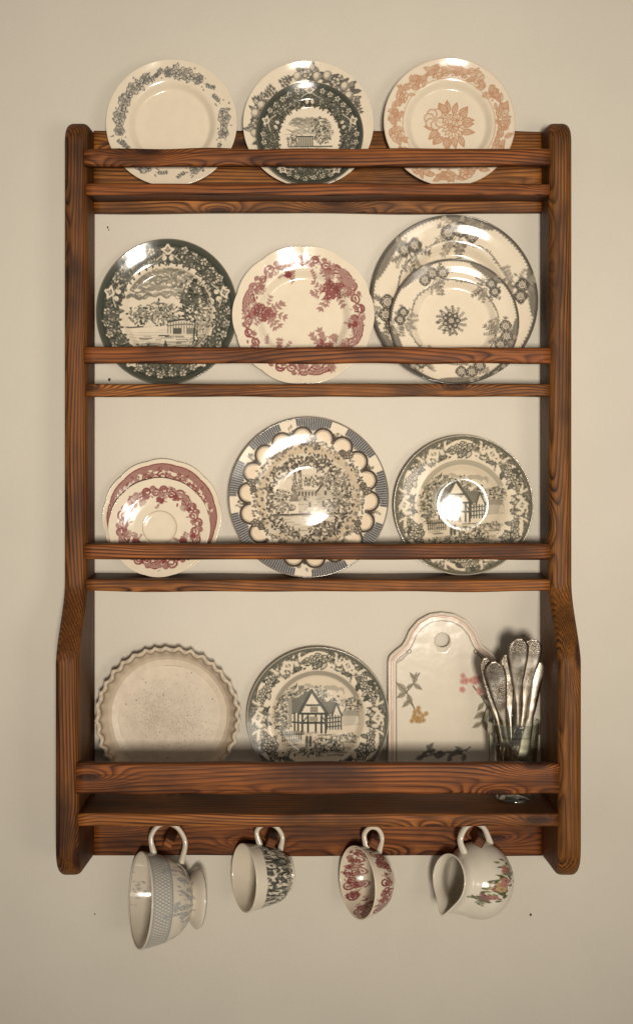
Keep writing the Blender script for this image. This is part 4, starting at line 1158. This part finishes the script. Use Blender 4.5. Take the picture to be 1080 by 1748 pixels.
def cutlery(name, label, cat, top, mid, dtop, wtop, style, seed):
    """handle outline swept from the working end in the glass (u=0) to the handle's end (u=1)"""
    T = at(*top, dtop)
    dm = GYd + (dtop - GYd) * .35
    Mm = at(*mid, dm)
    dirv = (T - Mm).normalized()
    L = .235 if style != 'knife' else .215
    zmin = SH[3] + .030
    L = min(L, (T.z - zmin) / dirv.z)
    B = T - dirv * L
    n, m = 70, 12; u = np.linspace(0, 1, n); v = np.linspace(-1, 1, m)
    W = wtop / 2 * 1.34
    if style == 'spatula':   # broad rounded end
        hw = np.interp(u, [0, .05, .16, .26, .31, .36, .48, .60, .72, .84, .93, .975, 1], [.2, .6, .8, .5, .26, .22, .24, .40, .68, .96, 1.0, .80, .10]) * W
    elif style == 'fiddle':
        hw = np.interp(u, [0, .05, .16, .26, .31, .38, .50, .60, .68, .74, .80, .86, .93, .975, 1], [.2, .6, .8, .5, .26, .22, .28, .52, .70, .78, .90, 1.0, .94, .66, .06]) * W
    else:                    # knife: slim hollow handle
        hw = np.interp(u, [0, .04, .3, .48, .52, .58, .75, .93, .985, 1], [.3, .7, .78, .72, .5, .68, .82, 1.0, .92, .25]) * W
    ker = np.hanning(7)[1:-1]; ker /= ker.sum(); hw = np.concatenate([[hw[0]] * 2, hw, [hw[-1]] * 2]); hw = np.convolve(hw, ker, 'same')[2:-2]
    thick = np.interp(u, [0, .25, .34, .6, 1], [.0012, .0016, .0034, .0030, .0021] if style != 'knife' else [.001, .001, .0012, .0052, .0045])
    bowl = np.interp(u, [0, .08, .16, .25, .32], [0, .006, .009, .005, 0]) * (style != 'knife')
    bend = np.interp(u, [0, .3, .6, .85, 1], [0, .004, .006, .001, -.005]) * (style != 'knife')
    zc = u * L
    Vf, Cc = [], []
    for side in (1, -1):
        prof = np.sqrt(np.clip(1 - np.abs(v) ** 2.4, 0, 1))
        x = hw[:, None] * v[None]; y = -side * thick[:, None] * prof[None] + bend[:, None] + bowl[:, None] * (1 - v[None] ** 2)
        if side == 1:   # raised border on the ornate end
            y = y - .0010 * (np.exp(-((np.abs(v) - .78) / .16) ** 2))[None] * sm(u, .52, .62)[:, None] * (style != 'knife')
        Vf.append(np.stack([x, y, np.broadcast_to(zc[:, None], x.shape)], -1))
    G0 = np.concatenate([Vf[0], Vf[1][:, ::-1]], 1)                # closed loop around the section
    k = 2 * m; orn = np.broadcast_to((sm(u, .60, .70) * (1 - sm(u, .985, 1)))[:, None], (n, k))
    vv = np.concatenate([v, v[::-1]])[None]
    if style == 'spatula': orn = orn * np.maximum(sm(u, .84, .92)[:, None], np.exp(-(vv / .35) ** 2) * (1 - sm(u, .66, .8)[:, None]))
    if style == 'fiddle': orn = orn * (1 - .85 * np.exp(-((u[:, None] - .86) / .07) ** 2 - (vv / .5) ** 2))
    if style == 'knife': orn = orn * .25
    C = np.stack([orn] * 3, -1)
    f = [tuple(r) for r in grid_faces(n, k)] + [tuple(range(k - 1, -1, -1)), tuple((n - 1) * k + q for q in range(k))]
    o = mesh_obj(name, G0.reshape(-1, 3), f, SILVER, None, cols=C.reshape(-1, 3))
    Z = dirv; Yv = Vector((0, 1, 0)); Yv = (Yv - Z * Yv.dot(Z)).normalized(); Xv = Yv.cross(Z)
    rt = math.radians(rngf(seed).uniform(-7, 7)); X2 = Xv * math.cos(rt) + Yv * math.sin(rt); Y2 = Z.cross(X2)
    Mx = Matrix((X2, Y2, Z)).transposed().to_4x4(); Mx.translation = B
    o.matrix_world = Mx
    tag(o, label, cat, 'silver cutlery standing in the glass')
cutlery('fork', 'leftmost silver handle leaning out of the glass, partly hidden by the ornate spoon', 'cutlery', (827, 1122), (851, 1238), .105, .022, 'fiddle', 1)
cutlery('spoon', 'ornate silver spoon handle leaning left over the glass rim in front', 'spoon', (841, 1128), (860, 1236), .122, .029, 'fiddle', 2)
cutlery('fork', 'dark slim silver handle between the leaning spoon and the tall handles', 'cutlery', (863, 1117), (871, 1236), .092, .020, 'fiddle', 3)
cutlery('spoon', 'tall broad silver spoon handle, left of the two tallest', 'spoon', (884, 1089), (885, 1236), .118, .0285, 'spatula', 4)
cutlery('spoon', 'tall broad silver spoon handle, right of the two tallest', 'spoon', (909, 1090), (892, 1236), .104, .029, 'spatula', 5)
cutlery('knife', 'plain flat knife handle leaning right beside the side panel', 'knife', (921, 1129), (902, 1236), .096, .018, 'knife', 6)
